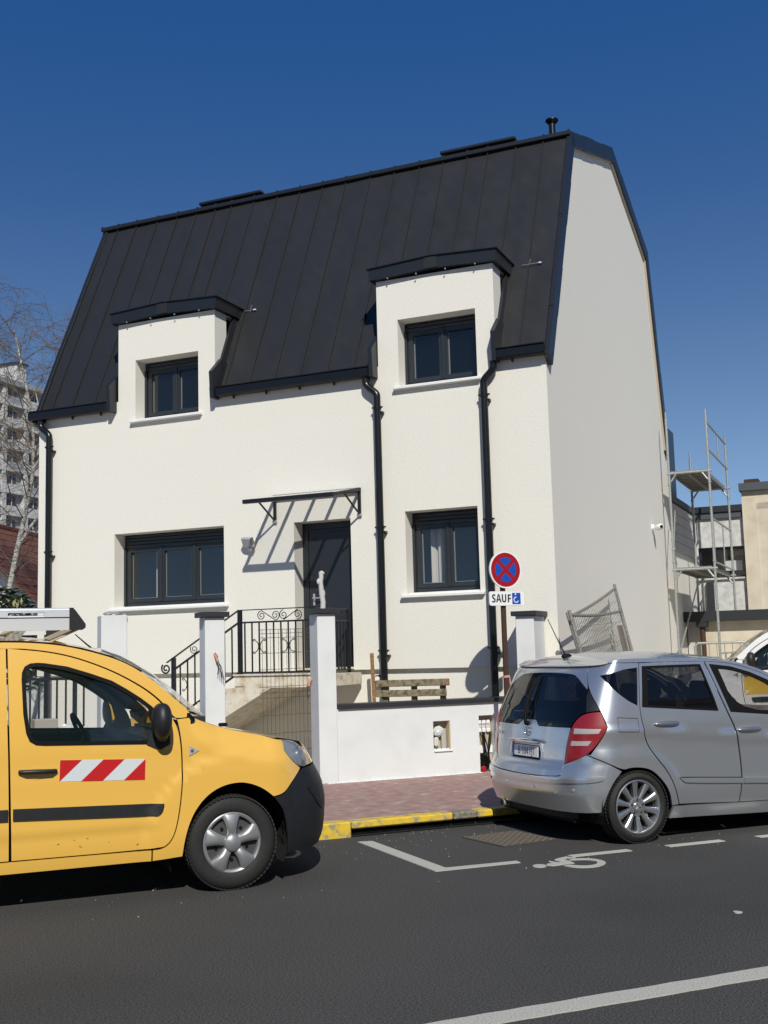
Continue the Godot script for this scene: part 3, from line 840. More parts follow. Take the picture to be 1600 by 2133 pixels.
func window(h: Node3D, r: Rect2, ns: int, box_h: float) -> void:
	var x0 := r.position.x; var x1 := r.end.x; var y0 := r.position.y + 0.035; var y1 := r.end.y
	var zf := -0.27
	var w := part(mb().solids([Rect2(x0, y0, x1 - x0, y1 - y0)], [Rect2(x0 + 0.055, y0 + 0.06, x1 - x0 - 0.11, y1 - y0 - 0.06 - box_h)], zf - 0.07, zf), "window", M.anthracite, h)
	# roller shutter slats in the box
	var k := 0
	var yy := y1 - box_h
	while yy < y1 - 0.02:
		part(mb().box(Vector3((x0 + x1) * 0.5, yy + 0.025, zf + 0.012), Vector3(x1 - x0 - 0.07, 0.044, 0.022), Basis.IDENTITY, 0.008), "shutter_slat", M.anthracite, w)
		yy += 0.05
	for s in [x0 + 0.02, x1 - 0.02]:
		part(mb().span(Vector3(s - 0.018, y0 + 0.02, zf), Vector3(s + 0.018, y1 - box_h, zf + 0.035)), "guide_rail", M.anthracite, w)
	var a := x0 + 0.058; var b := x1 - 0.058
	var sw := (b - a) / ns
	var t := y1 - box_h - 0.004; var bt := y0 + 0.063
	for i in ns:
		var l := a + sw * i + 0.002; var rr := a + sw * (i + 1) - 0.002
		var s := part(mb().solids([Rect2(l, bt, rr - l, t - bt)], [Rect2(l + 0.062, bt + 0.062, rr - l - 0.124, t - bt - 0.124)], zf - 0.055, zf + 0.012), "sash", M.anthracite, w)
		var p := part(mb().span(Vector3(l + 0.06, bt + 0.06, zf - 0.030), Vector3(rr - 0.06, t - 0.06, zf - 0.024)), "pane", M.glass, w)
		var e := mb().span(Vector3(l + 0.062, bt + 0.062, zf - 0.045), Vector3(l + 0.075, t - 0.062, zf - 0.0315))
		e.span(Vector3(l + 0.075, bt + 0.062, zf - 0.045), Vector3(rr - 0.062, bt + 0.070, zf - 0.0315))
		part(e, "spacer", M.spacer, w)
		if i > 0:
			part(mb().box(Vector3(l - 0.002, (bt + t) * 0.5, zf + 0.022), Vector3(0.05, t - bt - 0.02, 0.018), Basis.IDENTITY, 0.006), "meeting_stile", M.anthracite, w)

func door(h: Node3D, r: Rect2) -> void:
	var x0 := r.position.x; var x1 := r.end.x; var y0 := r.position.y + 0.02; var y1 := r.end.y
	var zf := -0.26
	var d := part(mb().solids([Rect2(x0, y0, x1 - x0, y1 - y0)], [Rect2(x0 + 0.09, y0 + 0.03, x1 - x0 - 0.18, y1 - y0 - 0.12)], zf - 0.07, zf), "door", M.door, h)
	var lf := part(mb().span(Vector3(x0 + 0.094, y0 + 0.033, zf - 0.06), Vector3(x1 - 0.094, y1 - 0.094, zf - 0.012)), "leaf", M.door, d)
	part(mb().box(Vector3((x0 + x1) * 0.5 + 0.06, (y0 + y1) * 0.5, zf - 0.010), Vector3(0.50, 1.80, 0.012), Basis.IDENTITY, 0.004), "raised_panel", M.door, d)
	part(mb().box(Vector3(x0 + 0.17, y0 + 0.98, zf + 0.0), Vector3(0.035, 0.17, 0.02), Basis.IDENTITY, 0.006), "lock_plate", M.spacer, d)
	part(mb().tube([Vector3(x0 + 0.17, y0 + 1.0, zf), Vector3(x0 + 0.17, y0 + 1.0, zf + 0.05), Vector3(x0 + 0.29, y0 + 1.0, zf + 0.05)], 0.010, 8), "handle", M.spacer, d)
	part(mb().box(Vector3((x0 + x1) * 0.5, y0 + 0.005, -0.15), Vector3(x1 - x0 - 0.01, 0.03, 0.28)), "threshold", M.concrete, d)

# ---------------------------------------------------------------- canopy, landing, railings
func spiral(c: Vector3, r0: float, r1: float, a0: float, turns: float, ax: Vector3, ay: Vector3) -> Array:
	var p := []
	var m := int(absf(turns) * 14) + 2
	for i in m:
		var t := float(i) / (m - 1)
		var a := a0 + turns * TAU * t
		var r := lerpf(r0, r1, t)
		p.append(c + ax * cos(a) * r + ay * sin(a) * r)
	return p

func make_front_yard() -> void:
	var c := thing("door_canopy", "dark steel frame canopy over the front door", "canopy", hx(-3.41, 3.86, 0.0))
	var fx0 := -0.69; var fx1 := 0.69
	part(mb().span(Vector3(fx0, -0.03, 0.005), Vector3(fx1, 0.03, 0.05)), "back_rail", M.iron, c)
	part(mb().span(Vector3(fx0 - 0.0, -0.185, 0.84), Vector3(fx1, -0.13, 0.90)), "front_rail", M.iron, c)
	for i in 5:
		var x := lerpf(fx0 + 0.02, fx1 - 0.02, i / 4.0)
		part(mb().box(Vector3(x, -0.075, 0.445), Vector3(0.04, 0.035, 0.82), Basis(Vector3.RIGHT, 0.19)), "rafter", M.iron, c)
	for x in [fx0 + 0.02, fx1 - 0.02]:
		var b := mb().span(Vector3(x - 0.018, -0.36, 0.005), Vector3(x + 0.018, -0.03, 0.04))
		part(b, "wall_plate", M.iron, c)
		part(mb().cyl(Vector3(x, -0.34, 0.03), Vector3(x, -0.10, 0.52), 0.014, -1, 8), "brace", M.iron, c)
		part(mb().cyl(Vector3(x - 0.03, -0.35, 0.03), Vector3(x + 0.03, -0.35, 0.03), 0.02, -1, 10), "bolt", M.spacer, c)
	part(mb().box(Vector3(0, -0.052, 0.445), Vector3(1.33, 0.006, 0.83), Basis(Vector3.RIGHT, 0.19)), "pane", M.clear, c)
	# flood light
	var fl := thing("floodlight", "grey floodlight fixed to the cream wall left of the door", "floodlight", hx(-4.48, 3.20, 0.0))
	part(mb().box(Vector3(0, 0.03, 0.11), Vector3(0.19, 0.15, 0.07), Basis(Vector3.RIGHT, 0.5) * Basis(Vector3.UP, -0.2), 0.012), "housing", mat(0.36, 0.37, 0.38, 0.45), fl)
	part(mb().box(Vector3(0.0, -0.03, 0.04), Vector3(0.06, 0.07, 0.08), Basis.IDENTITY, 0.01), "bracket", mat(0.2, 0.2, 0.2, 0.5), fl)
	part(mb().lathe([Vector2(0.001, 0.03), Vector2(0.022, 0.02), Vector2(0.026, -0.02), Vector2(0.001, -0.03)], 12, Transform3D(Basis.IDENTITY, Vector3(0.02, -0.07, 0.10)), true), "sensor", M.sign_white, fl)
	# camera on the gable
	var sc := thing("security_camera", "small white security camera on the side gable wall", "security camera", hx(0.0, 3.76, -6.9))
	part(mb().cyl(Vector3(0, 0, 0), Vector3(0.05, 0, 0), 0.06, -1, 16), "base", M.sign_white, sc)
	part(mb().lathe([Vector2(0.001, 0.0), Vector2(0.055, 0.0), Vector2(0.06, 0.12), Vector2(0.04, 0.16), Vector2(0.001, 0.17)], 16, Transform3D(Basis(Vector3.UP, 0.6), Vector3(0.10, 0, -0.04)), true), "body", M.sign_white, sc)
	part(mb().cyl(Vector3(0.18, 0, 0.08), Vector3(0.195, 0, 0.105), 0.03, -1, 12), "lens", M.black, sc)
	# landing and stair
	var st := thing("entrance_stair", "concrete entrance stair and landing before the front door", "stair", hx(-4.0, 0, 0))
	var slab := mb().prism(pv([1.22, 1.19, 1.22, 1.345, 0.55, 1.345, 0.08, 1.345, -0.10, 1.345, -0.10, 1.19]), -1.15, -0.0, Transform3D(Basis(Vector3(1, 0, 0), Vector3(0, 1, 0), Vector3(0, 0, 1)), Vector3(0, 0, 1.15)))
	part(slab, "landing", M.concrete, st)
	for k in 9:
		part(mb().box(Vector3(-0.05 + k * 0.145, 1.357, 1.13), Vector3(0.138, 0.024, 0.09), Basis.IDENTITY, 0.004), "edge_tile", M.concrete, st)
	var prof := PackedVector2Array()
	prof.append(Vector2(-0.10, 1.19))
	prof.append(Vector2(0.40, 1.19))
	var y := 1.345
	var x := -0.10
	var topl := []
	for k in 8:
		y -= 0.168
		topl.append(Vector2(x, y)); topl.append(Vector2(x - 0.29, y))
		x -= 0.29
	var low := PackedVector2Array()
	low.append(Vector2(-0.10, 1.19))
	for p in topl: low.append(p)
	low.append(Vector2(x, 0.0)); low.append(Vector2(-1.75, 0.0)); low.append(Vector2(0.45, 1.189)); low.append(Vector2(0.0, 1.189))
	part(mb().prism(low, 0.0, 1.15), "flight", M.concrete, st)
	# railing on the landing and down the stair
	var z := 1.10
	var r := thing("iron_railing", "black wrought iron railing with scrolls along the entrance landing", "railing", hx(-4.04, 1.2, z))
	var topy := 1.02; var midy := 0.86; var boty := 0.20
	part(mb().span(Vector3(-0.025, 0.0, -0.025), Vector3(0.025, topy, 0.025)), "post", M.iron, r)
	part(mb().span(Vector3(-0.06, 0.0, -0.05), Vector3(0.06, 0.012, 0.05)), "foot_plate", M.iron, r)
	part(mb().span(Vector3(1.085, 0.12, -0.025), Vector3(1.135, topy, 0.025)), "post", M.iron, r)
	part(mb().span(Vector3(0.02, topy - 0.012, -0.02), Vector3(1.1, topy, 0.02)), "top_rail", M.iron, r)
	part(mb().span(Vector3(0.02, midy - 0.022, -0.015), Vector3(1.1, midy, 0.015)), "mid_rail", M.iron, r)
	part(mb().span(Vector3(0.02, boty - 0.022, -0.015), Vector3(1.1, boty, 0.015)), "bottom_rail", M.iron, r)
	for i in 10:
		var bx := 0.02 + 0.109 * (i + 0.5)
		part(mb().span(Vector3(bx - 0.008, boty, -0.008), Vector3(bx + 0.008, midy - 0.02, 0.008)), "bar", M.iron, r)
		if i == 2 or i == 6:
			for s in [-1.0, 1.0]:
				var q := []
				for k in 13:
					var a := lerpf(-1.2, 1.2, k / 12.0)
					q.append(Vector3(bx + s * (0.012 + 0.075 * (1 - cos(a))), 0.53 + 0.075 * sin(a) / sin(1.2), 0))
				var e0 := spiral(q[0] + Vector3(s * 0.018, -0.004, 0), 0.018, 0.006, 0.0 if s < 0 else PI, -0.9 if s < 0 else 0.9, Vector3.RIGHT, Vector3.UP)
				var e1 := spiral(q[12] + Vector3(s * 0.018, 0.004, 0), 0.018, 0.006, 0.0 if s < 0 else PI, 0.9 if s < 0 else -0.9, Vector3.RIGHT, Vector3.UP)
				var cm := mb().tube(q, 0.006, 6)
				cm.tube(e0, 0.006, 6); cm.tube(e1, 0.006, 6)
				part(cm, "scroll", M.iron, r)
	for s in [0, 1]:
		var cx0 = 0.33 + s * 0.33
		var ya := midy + 0.072
		var m := mb()
		var A := Vector3(cx0 if s == 0 else cx0, ya, 0); var B := Vector3(cx0 + 0.21, ya, 0)
		m.tube(spiral(A, 0.065, 0.012, PI * 0.5 if s == 1 else PI * 0.45, 1.6, Vector3.RIGHT, Vector3.UP), 0.006, 6)
		m.tube(spiral(B, 0.065, 0.012, -PI * 0.5, 1.6, Vector3.RIGHT, Vector3.UP), 0.006, 6)
		if s == 0: m.tube([A + Vector3(0, 0.065, 0), A.lerp(B, 0.5), B + Vector3(0, -0.065, 0)], 0.006, 6)
		else: m.tube([A + Vector3(0, -0.065, 0), A.lerp(B, 0.5), B + Vector3(0, 0.065, 0)], 0.006, 6)
		part(m, "scroll", M.iron, r)
	# short return to the wall
	var rr := thing("iron_railing", "black iron railing return between landing corner and front wall", "railing", hx(-2.95, 1.2, 0.0))
	for yy in [topy, midy, boty]:
		part(mb().span(Vector3(-0.015, yy - 0.02, 0.02), Vector3(0.015, yy, 1.07)), "rail", M.iron, rr)
	for i in 10:
		part(mb().span(Vector3(-0.008, boty, 0.055 + i * 0.105), Vector3(0.008, midy - 0.02, 0.071 + i * 0.105)), "bar", M.iron, rr)
	part(mb().span(Vector3(-0.02, 0.1, 0.02), Vector3(0.02, topy, 0.05)), "post", M.iron, rr)
	part(mb().tube(spiral(Vector3(0, midy + 0.07, 0.30), 0.06, 0.012, 0, 1.6, Vector3.BACK, Vector3.UP), 0.006, 6), "scroll", M.iron, rr)
	var rs := thing("iron_railing", "sloping black iron stair railing ending in a scroll", "railing", hx(-4.04, 1.2, z))
	var sl := -0.575
	var bar_at := func(x0: float, yoff: float) -> Vector3: return Vector3(x0, yoff + (x0) * -sl, 0)
	var incl := func(ya: float, h: float, w: float, x1: float) -> MB:
		var a := Vector3(-0.02, ya, 0); var b := Vector3(x1, ya + x1 * 0.575, 0)
		var d := (b - a).normalized()
		return mb().box((a + b) * 0.5, Vector3((b - a).length(), h, w), Basis(d, Vector3(0, 0, 1).cross(d), Vector3(0, 0, 1)))
	part(incl.call(topy - 0.006, 0.012, 0.04, -1.16), "top_rail", M.iron, rs)
	part(incl.call(midy - 0.01, 0.022, 0.03, -1.05), "mid_rail", M.iron, rs)
	part(incl.call(boty - 0.01, 0.022, 0.03, -1.05), "bottom_rail", M.iron, rs)
	part(mb().span(Vector3(-1.075, -0.72, -0.025), Vector3(-1.025, 0.41, 0.025)), "post", M.iron, rs)
	part(mb().tube(spiral(Vector3(-1.175, 0.265, 0), 0.075, 0.02, PI * 0.75, 1.5, Vector3.RIGHT, Vector3.UP), 0.012, 7), "end_scroll", M.iron, rs)
	for i in 8:
		var bx := -0.125 - i * 0.117
		part(mb().span(Vector3(bx - 0.008, boty + bx * 0.575, -0.008), Vector3(bx + 0.008, midy - 0.02 + bx * 0.575, 0.008)), "bar", M.iron, rs)
		if i == 1 or i == 6:
			var q := []
			for k in 13:
				var a := lerpf(-1.2, 1.2, k / 12.0)
				q.append(Vector3(bx - 0.012 - 0.06 * (1 - cos(a)), 0.52 + bx * 0.575 + 0.075 * sin(a), 0))
			var cm := mb().tube(q, 0.006, 6)
			cm.tube(spiral(q[0] + Vector3(-0.02, 0, 0), 0.02, 0.006, 0.0, -0.9, Vector3.RIGHT, Vector3.UP), 0.006, 6)
			cm.tube(spiral(q[12] + Vector3(-0.02, 0, 0), 0.02, 0.006, 0.0, 0.9, Vector3.RIGHT, Vector3.UP), 0.006, 6)
			part(cm, "scroll", M.iron, rs)
	for k in 2:
		part(mb().tube(spiral(Vector3(-0.30 - k * 0.42, midy + 0.07 - (0.30 + k * 0.42) * 0.575 + 0.0, 0), 0.062, 0.012, 2.6, 1.6, Vector3.RIGHT, Vector3.UP), 0.006, 6), "scroll", M.iron, rs)
	# pallet, stake, little wall box, low planks
	var pal := thing("wooden_pallet", "weathered wooden pallet lying behind the white garden wall", "pallet", hx(-1.63, 0.85, 0.95, 0.02))
	for k in 2:
		part(mb().box(Vector3(0.02 - 0.02 * k, 0.37 - k * 0.125, 0.10), Vector3(0.98 - k * 0.04, 0.085, 0.022), Basis(Vector3.BACK, 0.01), 0.004), "plank", M.old_wood, pal)
	part(mb().box(Vector3(0.49, 0.372, 0.112), Vector3(0.035, 0.07, 0.03), Basis.IDENTITY, 0.003), "batten", M.new_wood, pal)
	for k in 3:
		part(mb().box(Vector3(-0.36 + k * 0.38, 0.25, 0.03), Vector3(0.06, 0.26, 0.07), Basis.IDENTITY, 0.004), "block", M.old_wood, pal)
	part(mb().box(Vector3(-0.1, 0.05, 0.0), Vector3(0.9, 0.10, 0.2), Basis.IDENTITY, 0.004), "base_board", M.old_wood, pal)
	single(mb().span(Vector3(-0.42, 0, -0.22), Vector3(0.42, 0.76, 0.2), 0.01), "pallet_plinth", M.concrete, hx(-1.66, 0.10, 0.90), "rough concrete block behind garden wall carrying the old pallet", "block")
	single(mb().box(Vector3(0, 0.55, 0), Vector3(0.045, 1.1, 0.03), Basis(Vector3.BACK, 0.03), 0.004), "wooden_stake", M.new_wood, hx(-2.47, 0.50, 0.30), "thin orange-brown wooden stake leaning beside the middle rain pipe", "stake")
	var wb := thing("wall_socket", "small black outlet box with pale lid under the front wall", "outlet", hx(-2.53, 1.22, -0.065))
	part(mb().box(Vector3(0, 0, 0.04), Vector3(0.10, 0.16, 0.07), Basis.IDENTITY, 0.01), "box", M.black, wb)
	part(mb().cyl(Vector3(-0.01, 0.03, 0.07), Vector3(-0.01, 0.03, 0.10), 0.035, -1, 14), "lid", M.sign_white, wb)
	single(mb().box(Vector3(0, 0, 0.02), Vector3(0.13, 0.16, 0.04), Basis.IDENTITY, 0.006), "vent_grille", mat(0.6, 0.6, 0.58, 0.7), hx(-6.40, 1.22, -0.065), "pale square vent plate on the plinth near the stair", "vent")

# ---------------------------------------------------------------- garden walls and gate pillars
func pillar(called: String, label: String, s: float, w: float, d: float, top: float, cap: bool) -> void:
	var p := thing(called, label, "pillar", sx(s, 0.12, 0.0), "white gate pillars along the pavement")
	part(mb().span(Vector3(0, 0, -d), Vector3(w, top - 0.12, 0.0), 0.006), "shaft", M.whitewall, p)
	if cap:
		part(mb().span(Vector3(-0.045, top - 0.118, -d - 0.045), Vector3(w + 0.045, top - 0.06, 0.045), 0.004), "cap", M.coping, p)

func make_walls() -> void:
	pillar("gate_pillar", "white gate pillar without a cap, crumpled plastic on its top", -2.482, 0.28, 0.26, 2.085, false)
	pillar("gate_pillar", "white gate pillar with dark cap and orange cable sleeve on its face", -1.337, 0.228, 0.26, 2.05, true)
	pillar("gate_pillar", "white gate pillar with dark cap carrying an upright pale wrapped stick", 0.0, 0.225, 0.28, 2.075, true)
	# the long wall to the right with its two meter niches
	var w := thing("garden_wall", "smooth white garden wall with black coping and two open meter niches", "wall", SF)
	var holes := [Rect2(1.455, 0.415, 0.23, 0.35), Rect2(2.075, 0.12, 0.225, 0.685)]
	part(mb().solids([Rect2(0.225, 0.06, 2.80, 0.90)], holes, -0.24, -0.001), "wall", M.whitewall, w)
	for hr in holes:
		part(mb().span(Vector3(hr.position.x + 0.002, hr.position.y + 0.002, -0.20), Vector3(hr.end.x - 0.002, hr.end.y - 0.002, -0.115)), "niche_back", M.beige_box, w)
	part(mb().span(Vector3(0.232, 0.961, -0.28), Vector3(3.0, 1.015, 0.035), 0.004), "coping", M.coping, w)
	var pr := mb()
	for k in 40:
		pr.append_lump(Vector3(0.1 + k * 0.05 + rng.randf() * 0.03, 0.118, 0.005 + rng.randf() * 0.012), Vector3(0.04, 0.010 + rng.randf() * 0.006, 0.014 + rng.randf() * 0.012), 40 + k, 8, 5)
	var prn := part(pr, "plaster_crumbs", M.whitewall, w)
	prn.set_meta("kind", "stuff")
	var lw := thing("garden_wall", "low white garden wall with black coping between two gate pillars", "wall", sx(-2.2, 0, -0.03))
	part(mb().span(Vector3(0, 0.06, -0.2), Vector3(0.862, 0.90, 0.0)), "wall", M.whitewall, lw)
	part(mb().span(Vector3(0.004, 0.902, -0.24), Vector3(0.858, 0.955, 0.04), 0.004), "coping", M.coping, lw)
	var lw2 := thing("garden_wall", "low white garden wall ending at the uncapped pillar, blocks on top", "wall", sx(-6.5, 0, -0.03))
	part(mb().span(Vector3(0, 0.06, -0.2), Vector3(4.015, 0.80, 0.0)), "wall", M.whitewall, lw2)
	# pillar that ties the wall to the house corner, square to the house
	var p4 := thing("gate_pillar", "white pillar with dark cap beside the house corner behind the road sign", "pillar", hx(-0.41, 0.12, 0.50), "white gate pillars along the pavement")
	part(mb().span(Vector3(0, 0, -0.48), Vector3(0.235, 1.89, 0.0), 0.006), "shaft", M.whitewall, p4)
	part(mb().span(Vector3(-0.045, 1.892, -0.50), Vector3(0.28, 1.952, 0.045), 0.004), "cap", M.coping, p4)
	# things in the niches
	var mt := thing("meter_board", "row of white fuse holders with hanging black cables in tall niche", "fuse board", sx(2.19, 0.12, -0.115))
	mt.transform.basis = mt.transform.basis * Basis.from_scale(Vector3(1.1, 1, 0.75))
	for k in 3:
		var fx := -0.06 + k * 0.055
		for yy in [0.60, 0.50]:
			part(mb().box(Vector3(fx, yy, 0.035), Vector3(0.045, 0.05, 0.05), Basis.IDENTITY, 0.008), "fuse_holder", M.sign_white, mt)
		part(mb().box(Vector3(fx, 0.55, 0.025), Vector3(0.048, 0.05, 0.03), Basis.IDENTITY, 0.004), "terminal", M.curtain, mt)
		for q in 2:
			var path := []
			for i in 12:
				var t := i / 11.0
				path.append(Vector3(fx + 0.012 * q + 0.035 * sin(t * 3.3 + k + q) * (1 if k != 1 else -0.6), 0.48 - 0.45 * t, 0.05 + 0.05 * sin(t * 3.0)))
			part(mb().tube(path, 0.007, 6), "cable", M.black, mt)
	part(mb().box(Vector3(0.01, 0.27, 0.012), Vector3(0.20, 0.09, 0.02)), "bar", M.sign_white, mt)
	for q in 3:
		var path := []
		for i in 16:
			var t := i / 15.0
			path.append(Vector3(-0.03 + 0.05 * cos(t * 7 + q * 2), 0.14 + 0.07 * sin(t * 5 + q), 0.06 + 0.03 * sin(t * 4 + q)))
		part(mb().tube(path, 0.012, 6), "cable", M.black, mt)
	part(mb().tube([Vector3(0.02, 0.18, 0.06), Vector3(0.05, 0.10, 0.07), Vector3(0.05, 0.0, 0.07)], 0.016, 8), "conduit", M.rust, mt)
	part(mb().box(Vector3(-0.05, 0.035, 0.10), Vector3(0.06, 0.07, 0.04), Basis(Vector3.BACK, 0.3), 0.01), "red_sleeve", M.sign_red, mt)
	var gm := thing("meter_box", "grey wrapped meter with pipe in the small square niche", "meter", sx(1.57, 0.415, -0.115))
	gm.transform.basis = gm.transform.basis * Basis.from_scale(Vector3(1, 1, 0.5))
	part(lump(Vector3(-0.02, 0.225, 0.10), Vector3(0.085, 0.075, 0.09), 5), "wrapping", M.plastic_bag, gm)
	part(mb().cyl(Vector3(0.055, 0.0, 0.09), Vector3(0.055, 0.25, 0.09), 0.036, -1, 14), "pipe", mat(0.42, 0.41, 0.38, 0.6), gm)
	part(mb().box(Vector3(-0.045, 0.10, 0.08), Vector3(0.06, 0.11, 0.06), Basis.IDENTITY, 0.015), "valve", M.curtain, gm)
	part(mb().cyl(Vector3(-0.075, 0.04, 0.05), Vector3(-0.075, 0.2, 0.05), 0.02, -1, 10), "hose", M.black, gm)
	part(mb().span(Vector3(0.10, 0.0, 0.0), Vector3(0.112, 0.345, 0.235)), "lining", mat(0.62, 0.50, 0.33, 0.7), gm)
	part(mb().span(Vector3(-0.113, -0.012, 0.20), Vector3(0.13, 0.004, 0.27), 0.003), "ledge", M.sign_white, gm)
	for k in 6: part(lump(Vector3(-0.09 + k * 0.034, 0.012, 0.20 + 0.01 * (k % 2)), Vector3(0.02, 0.014, 0.018), 20 + k), "rubble", M.sign_white, gm)
	# cable sleeves
	for q in [["orange cable sleeve with loose wires poking from the capped pillar face", -1.215, 1.62, 0.0, 0.0], ["orange cable sleeve with a single wire on the inner pillar edge", -0.01, 1.30, -0.20, -1.4]]:
		var cs := thing("cable_sleeve", q[0], "cable", sx(q[1], q[2], q[3], q[4]))
		part(mb().tube([Vector3(-0.015, 0.02, -0.01), Vector3(-0.005, -0.02, 0.03), Vector3(0.01, -0.07, 0.045)], 0.015, 10), "sleeve", M.orange, cs)
		var nw := 4 if q[4] == 0.0 else 1
		for k in nw:
			part(mb().tube([Vector3(0.005, -0.05, 0.04), Vector3(0.01 + 0.012 * k, -0.13, 0.07), Vector3(0.005 + 0.022 * k, -0.21 - 0.02 * k, 0.05 + 0.01 * k)], 0.004, 5), "wire", M.ink if k != 1 else M.flat_grey, cs)
		part(mb().tube([Vector3(-0.015, 0.02, 0.0), Vector3(-0.01, 0.045, 0.03), Vector3(0.01, 0.02, 0.045)], 0.006, 5), "loop", M.sign_white, cs)
	# stick on the third pillar
	var path := [Vector3(0.015, 0, 0), Vector3(0.015, 0.1, 0), Vector3(0.02, 0.2, 0.005), Vector3(0.005, 0.30, 0), Vector3(0.0, 0.38, 0.0), Vector3(-0.005, 0.44, 0.0), Vector3(0.005, 0.50, 0.0), Vector3(0.0, 0.555, 0)]
	var stk := mb().tube(path, 0.033, 10, 0.027)
	stk.append_lump(Vector3(-0.03, 0.44, 0.005), Vector3(0.03, 0.045, 0.03), 3)
	stk.append_lump(Vector3(0.01, 0.54, 0.0), Vector3(0.042, 0.035, 0.035), 4)
	stk.append_lump(Vector3(0.025, 0.30, 0.0), Vector3(0.028, 0.06, 0.03), 6)
	single(stk, "wrapped_stick", M.pale_wrap, sx(0.10, 2.016, -0.12), "pale lumpy wrapped stick standing upright on a pillar cap", "stick")
	# plastic on the first pillar
	var pb := mb()
	pb.append_lump(Vector3(0.12, 0.01, -0.10), Vector3(0.11, 0.035, 0.08), 8)
	pb.append_lump(Vector3(0.255, -0.06, -0.08), Vector3(0.045, 0.085, 0.06), 9)
	single(pb, "plastic_sheet", mat(0.30, 0.31, 0.31, 0.3), sx(-2.47, 2.095, -0.02), "crumpled grey plastic draped over the top of the uncapped pillar", "plastic")
	# bags, blocks on the low wall seen through the van
	var k := 0
	for q in [[-3.80, 0.80, 0.24], [-3.34, 0.80, 0.20], [-3.05, 0.80, 0.20], [-3.78, 1.045, 0.30]]:
		single(mb().box(Vector3(0, q[2] * 0.5, 0), Vector3(0.40 if k == 0 or k == 3 else 0.24, q[2], 0.18), Basis.IDENTITY, 0.008), "concrete_block", M.block, sx(q[0], q[1], -0.13, 0.06 * k), ["grey concrete block under another on the low wall", "short grey concrete block in the middle of the low wall", "short grey concrete block nearest the plastic on the low wall", "grey concrete block stacked on top of another"][k], "block")
		k += 1
	for q in [[-2.80, 0.80, "clear crumpled plastic bag on the low wall beside the blocks"], [0.0, 0.0, ""]]:
		if q[2] == "": continue
		var b := mb()
		b.append_lump(Vector3(0, 0.07, 0), Vector3(0.16, 0.085, 0.09), 31)
		b.append_lump(Vector3(0.18, 0.05, 0.01), Vector3(0.12, 0.06, 0.08), 32)
		single(b, "plastic_bag", M.plastic_bag, sx(q[0], q[1], -0.12), q[2], "plastic bag")
	var sh := mb()
	sh.append_lump(Vector3(0, 0.02, 0), Vector3(0.30, 0.03, 0.10), 33)
	single(sh, "plastic_sheet", M.plastic_bag, sx(-1.75, 0.955, -0.13), "white plastic sheet lying on the black coping between pillars", "plastic")
	# iron gate behind, seen through the van
	var gt := thing("iron_gate", "black iron bar gate leaf standing behind the low wall", "gate", hx(-7.4, 0.10, 1.9, 0.35))
	for yy in [0.15, 1.25, 1.42]:
		part(mb().span(Vector3(-1.2, yy, -0.015), Vector3(1.2, yy + 0.035, 0.015)), "rail", M.iron, gt)
	for i in 20:
		var bx := -1.19 + i * 0.125
		part(mb().span(Vector3(bx - (0.03 if i % 9 == 0 else 0.011), 0.05 if i % 9 == 0 else 0.18, -0.011), Vector3(bx + (0.03 if i % 9 == 0 else 0.011), 1.46 if i % 9 == 0 else 1.25, 0.011)), "bar", M.iron, gt)
	# rigid wire mesh standing in the gateway
	var ms := thing("mesh_panel", "thin brown welded wire mesh panel standing in the gateway", "mesh panel", sx(-0.60, 0.13, -0.30, 0.02))
	var vw := mb().cyl(Vector3(0, 0, 0), Vector3(0, 1.78, 0), 0.0028, -1, 5).mesh()
	for i in 14:
		share(vw, "wire", M.wire, ms, Transform3D(Basis.IDENTITY, Vector3(0.02 + i * 0.05, 0.0, 0.004)))
	for yy in [0.03, 0.10, 0.17, 0.37, 0.57, 0.78, 0.98, 1.04, 1.11, 1.31, 1.50, 1.68, 1.73, 1.775]:
		part(mb().cyl(Vector3(-0.02, yy, 0), Vector3(0.70, yy + 0.01, 0), 0.0032, -1, 5), "wire", M.wire, ms)
	var pd := thing("wall_vent", "small round grey vent fixed on the basement wall below landing", "vent", hx(-3.35, 0.58, -0.065))
	part(mb().cyl(Vector3(0, 0, 0), Vector3(0, 0, 0.03), 0.10, -1, 24), "lid", M.flat_grey, pd)
	part(mb().box(Vector3(0.03, 0.06, 0.035), Vector3(0.04, 0.02, 0.03)), "hinge", M.black, pd)

func lump(c: Vector3, r: Vector3, sd: int) -> MB:
	var m := mb()
	m.append_lump(c, r, sd)
	return m

# ---------------------------------------------------------------- sign, fence panels
func text_mesh(txt: String, size: float, depth: float, font := "Droid Sans") -> TextMesh:
	var t := TextMesh.new()
	var f := SystemFont.new()
	f.font_names = PackedStringArray([font])
	f.font_weight = 700
	t.font = f
	t.text = txt
	t.font_size = 64
	t.pixel_size = size / 64.0
	t.depth = depth
	return t
func disc(r0: float, r1: float, a0: float, a1: float, m: int) -> PackedVector2Array:
	var p := PackedVector2Array()
	for i in m + 1:
		var a := lerpf(a0, a1, float(i) / m)
		p.append(Vector2(cos(a), sin(a)) * r1)
	if r0 > 0:
		for i in m + 1:
			var a := lerpf(a1, a0, float(i) / m)
			p.append(Vector2(cos(a), sin(a)) * r0)
	return p
func rounded(w: float, h: float, r: float) -> PackedVector2Array:
	var p := PackedVector2Array()
	for q in [[w / 2 - r, h / 2 - r, 0.0], [-w / 2 + r, h / 2 - r, PI / 2], [-w / 2 + r, -h / 2 + r, PI], [w / 2 - r, -h / 2 + r, PI * 1.5]]:
		for i in 6:
			var a: float = q[2] + PI / 2 * i / 5
			p.append(Vector2(q[0] + cos(a) * r, q[1] + sin(a) * r))
	return p

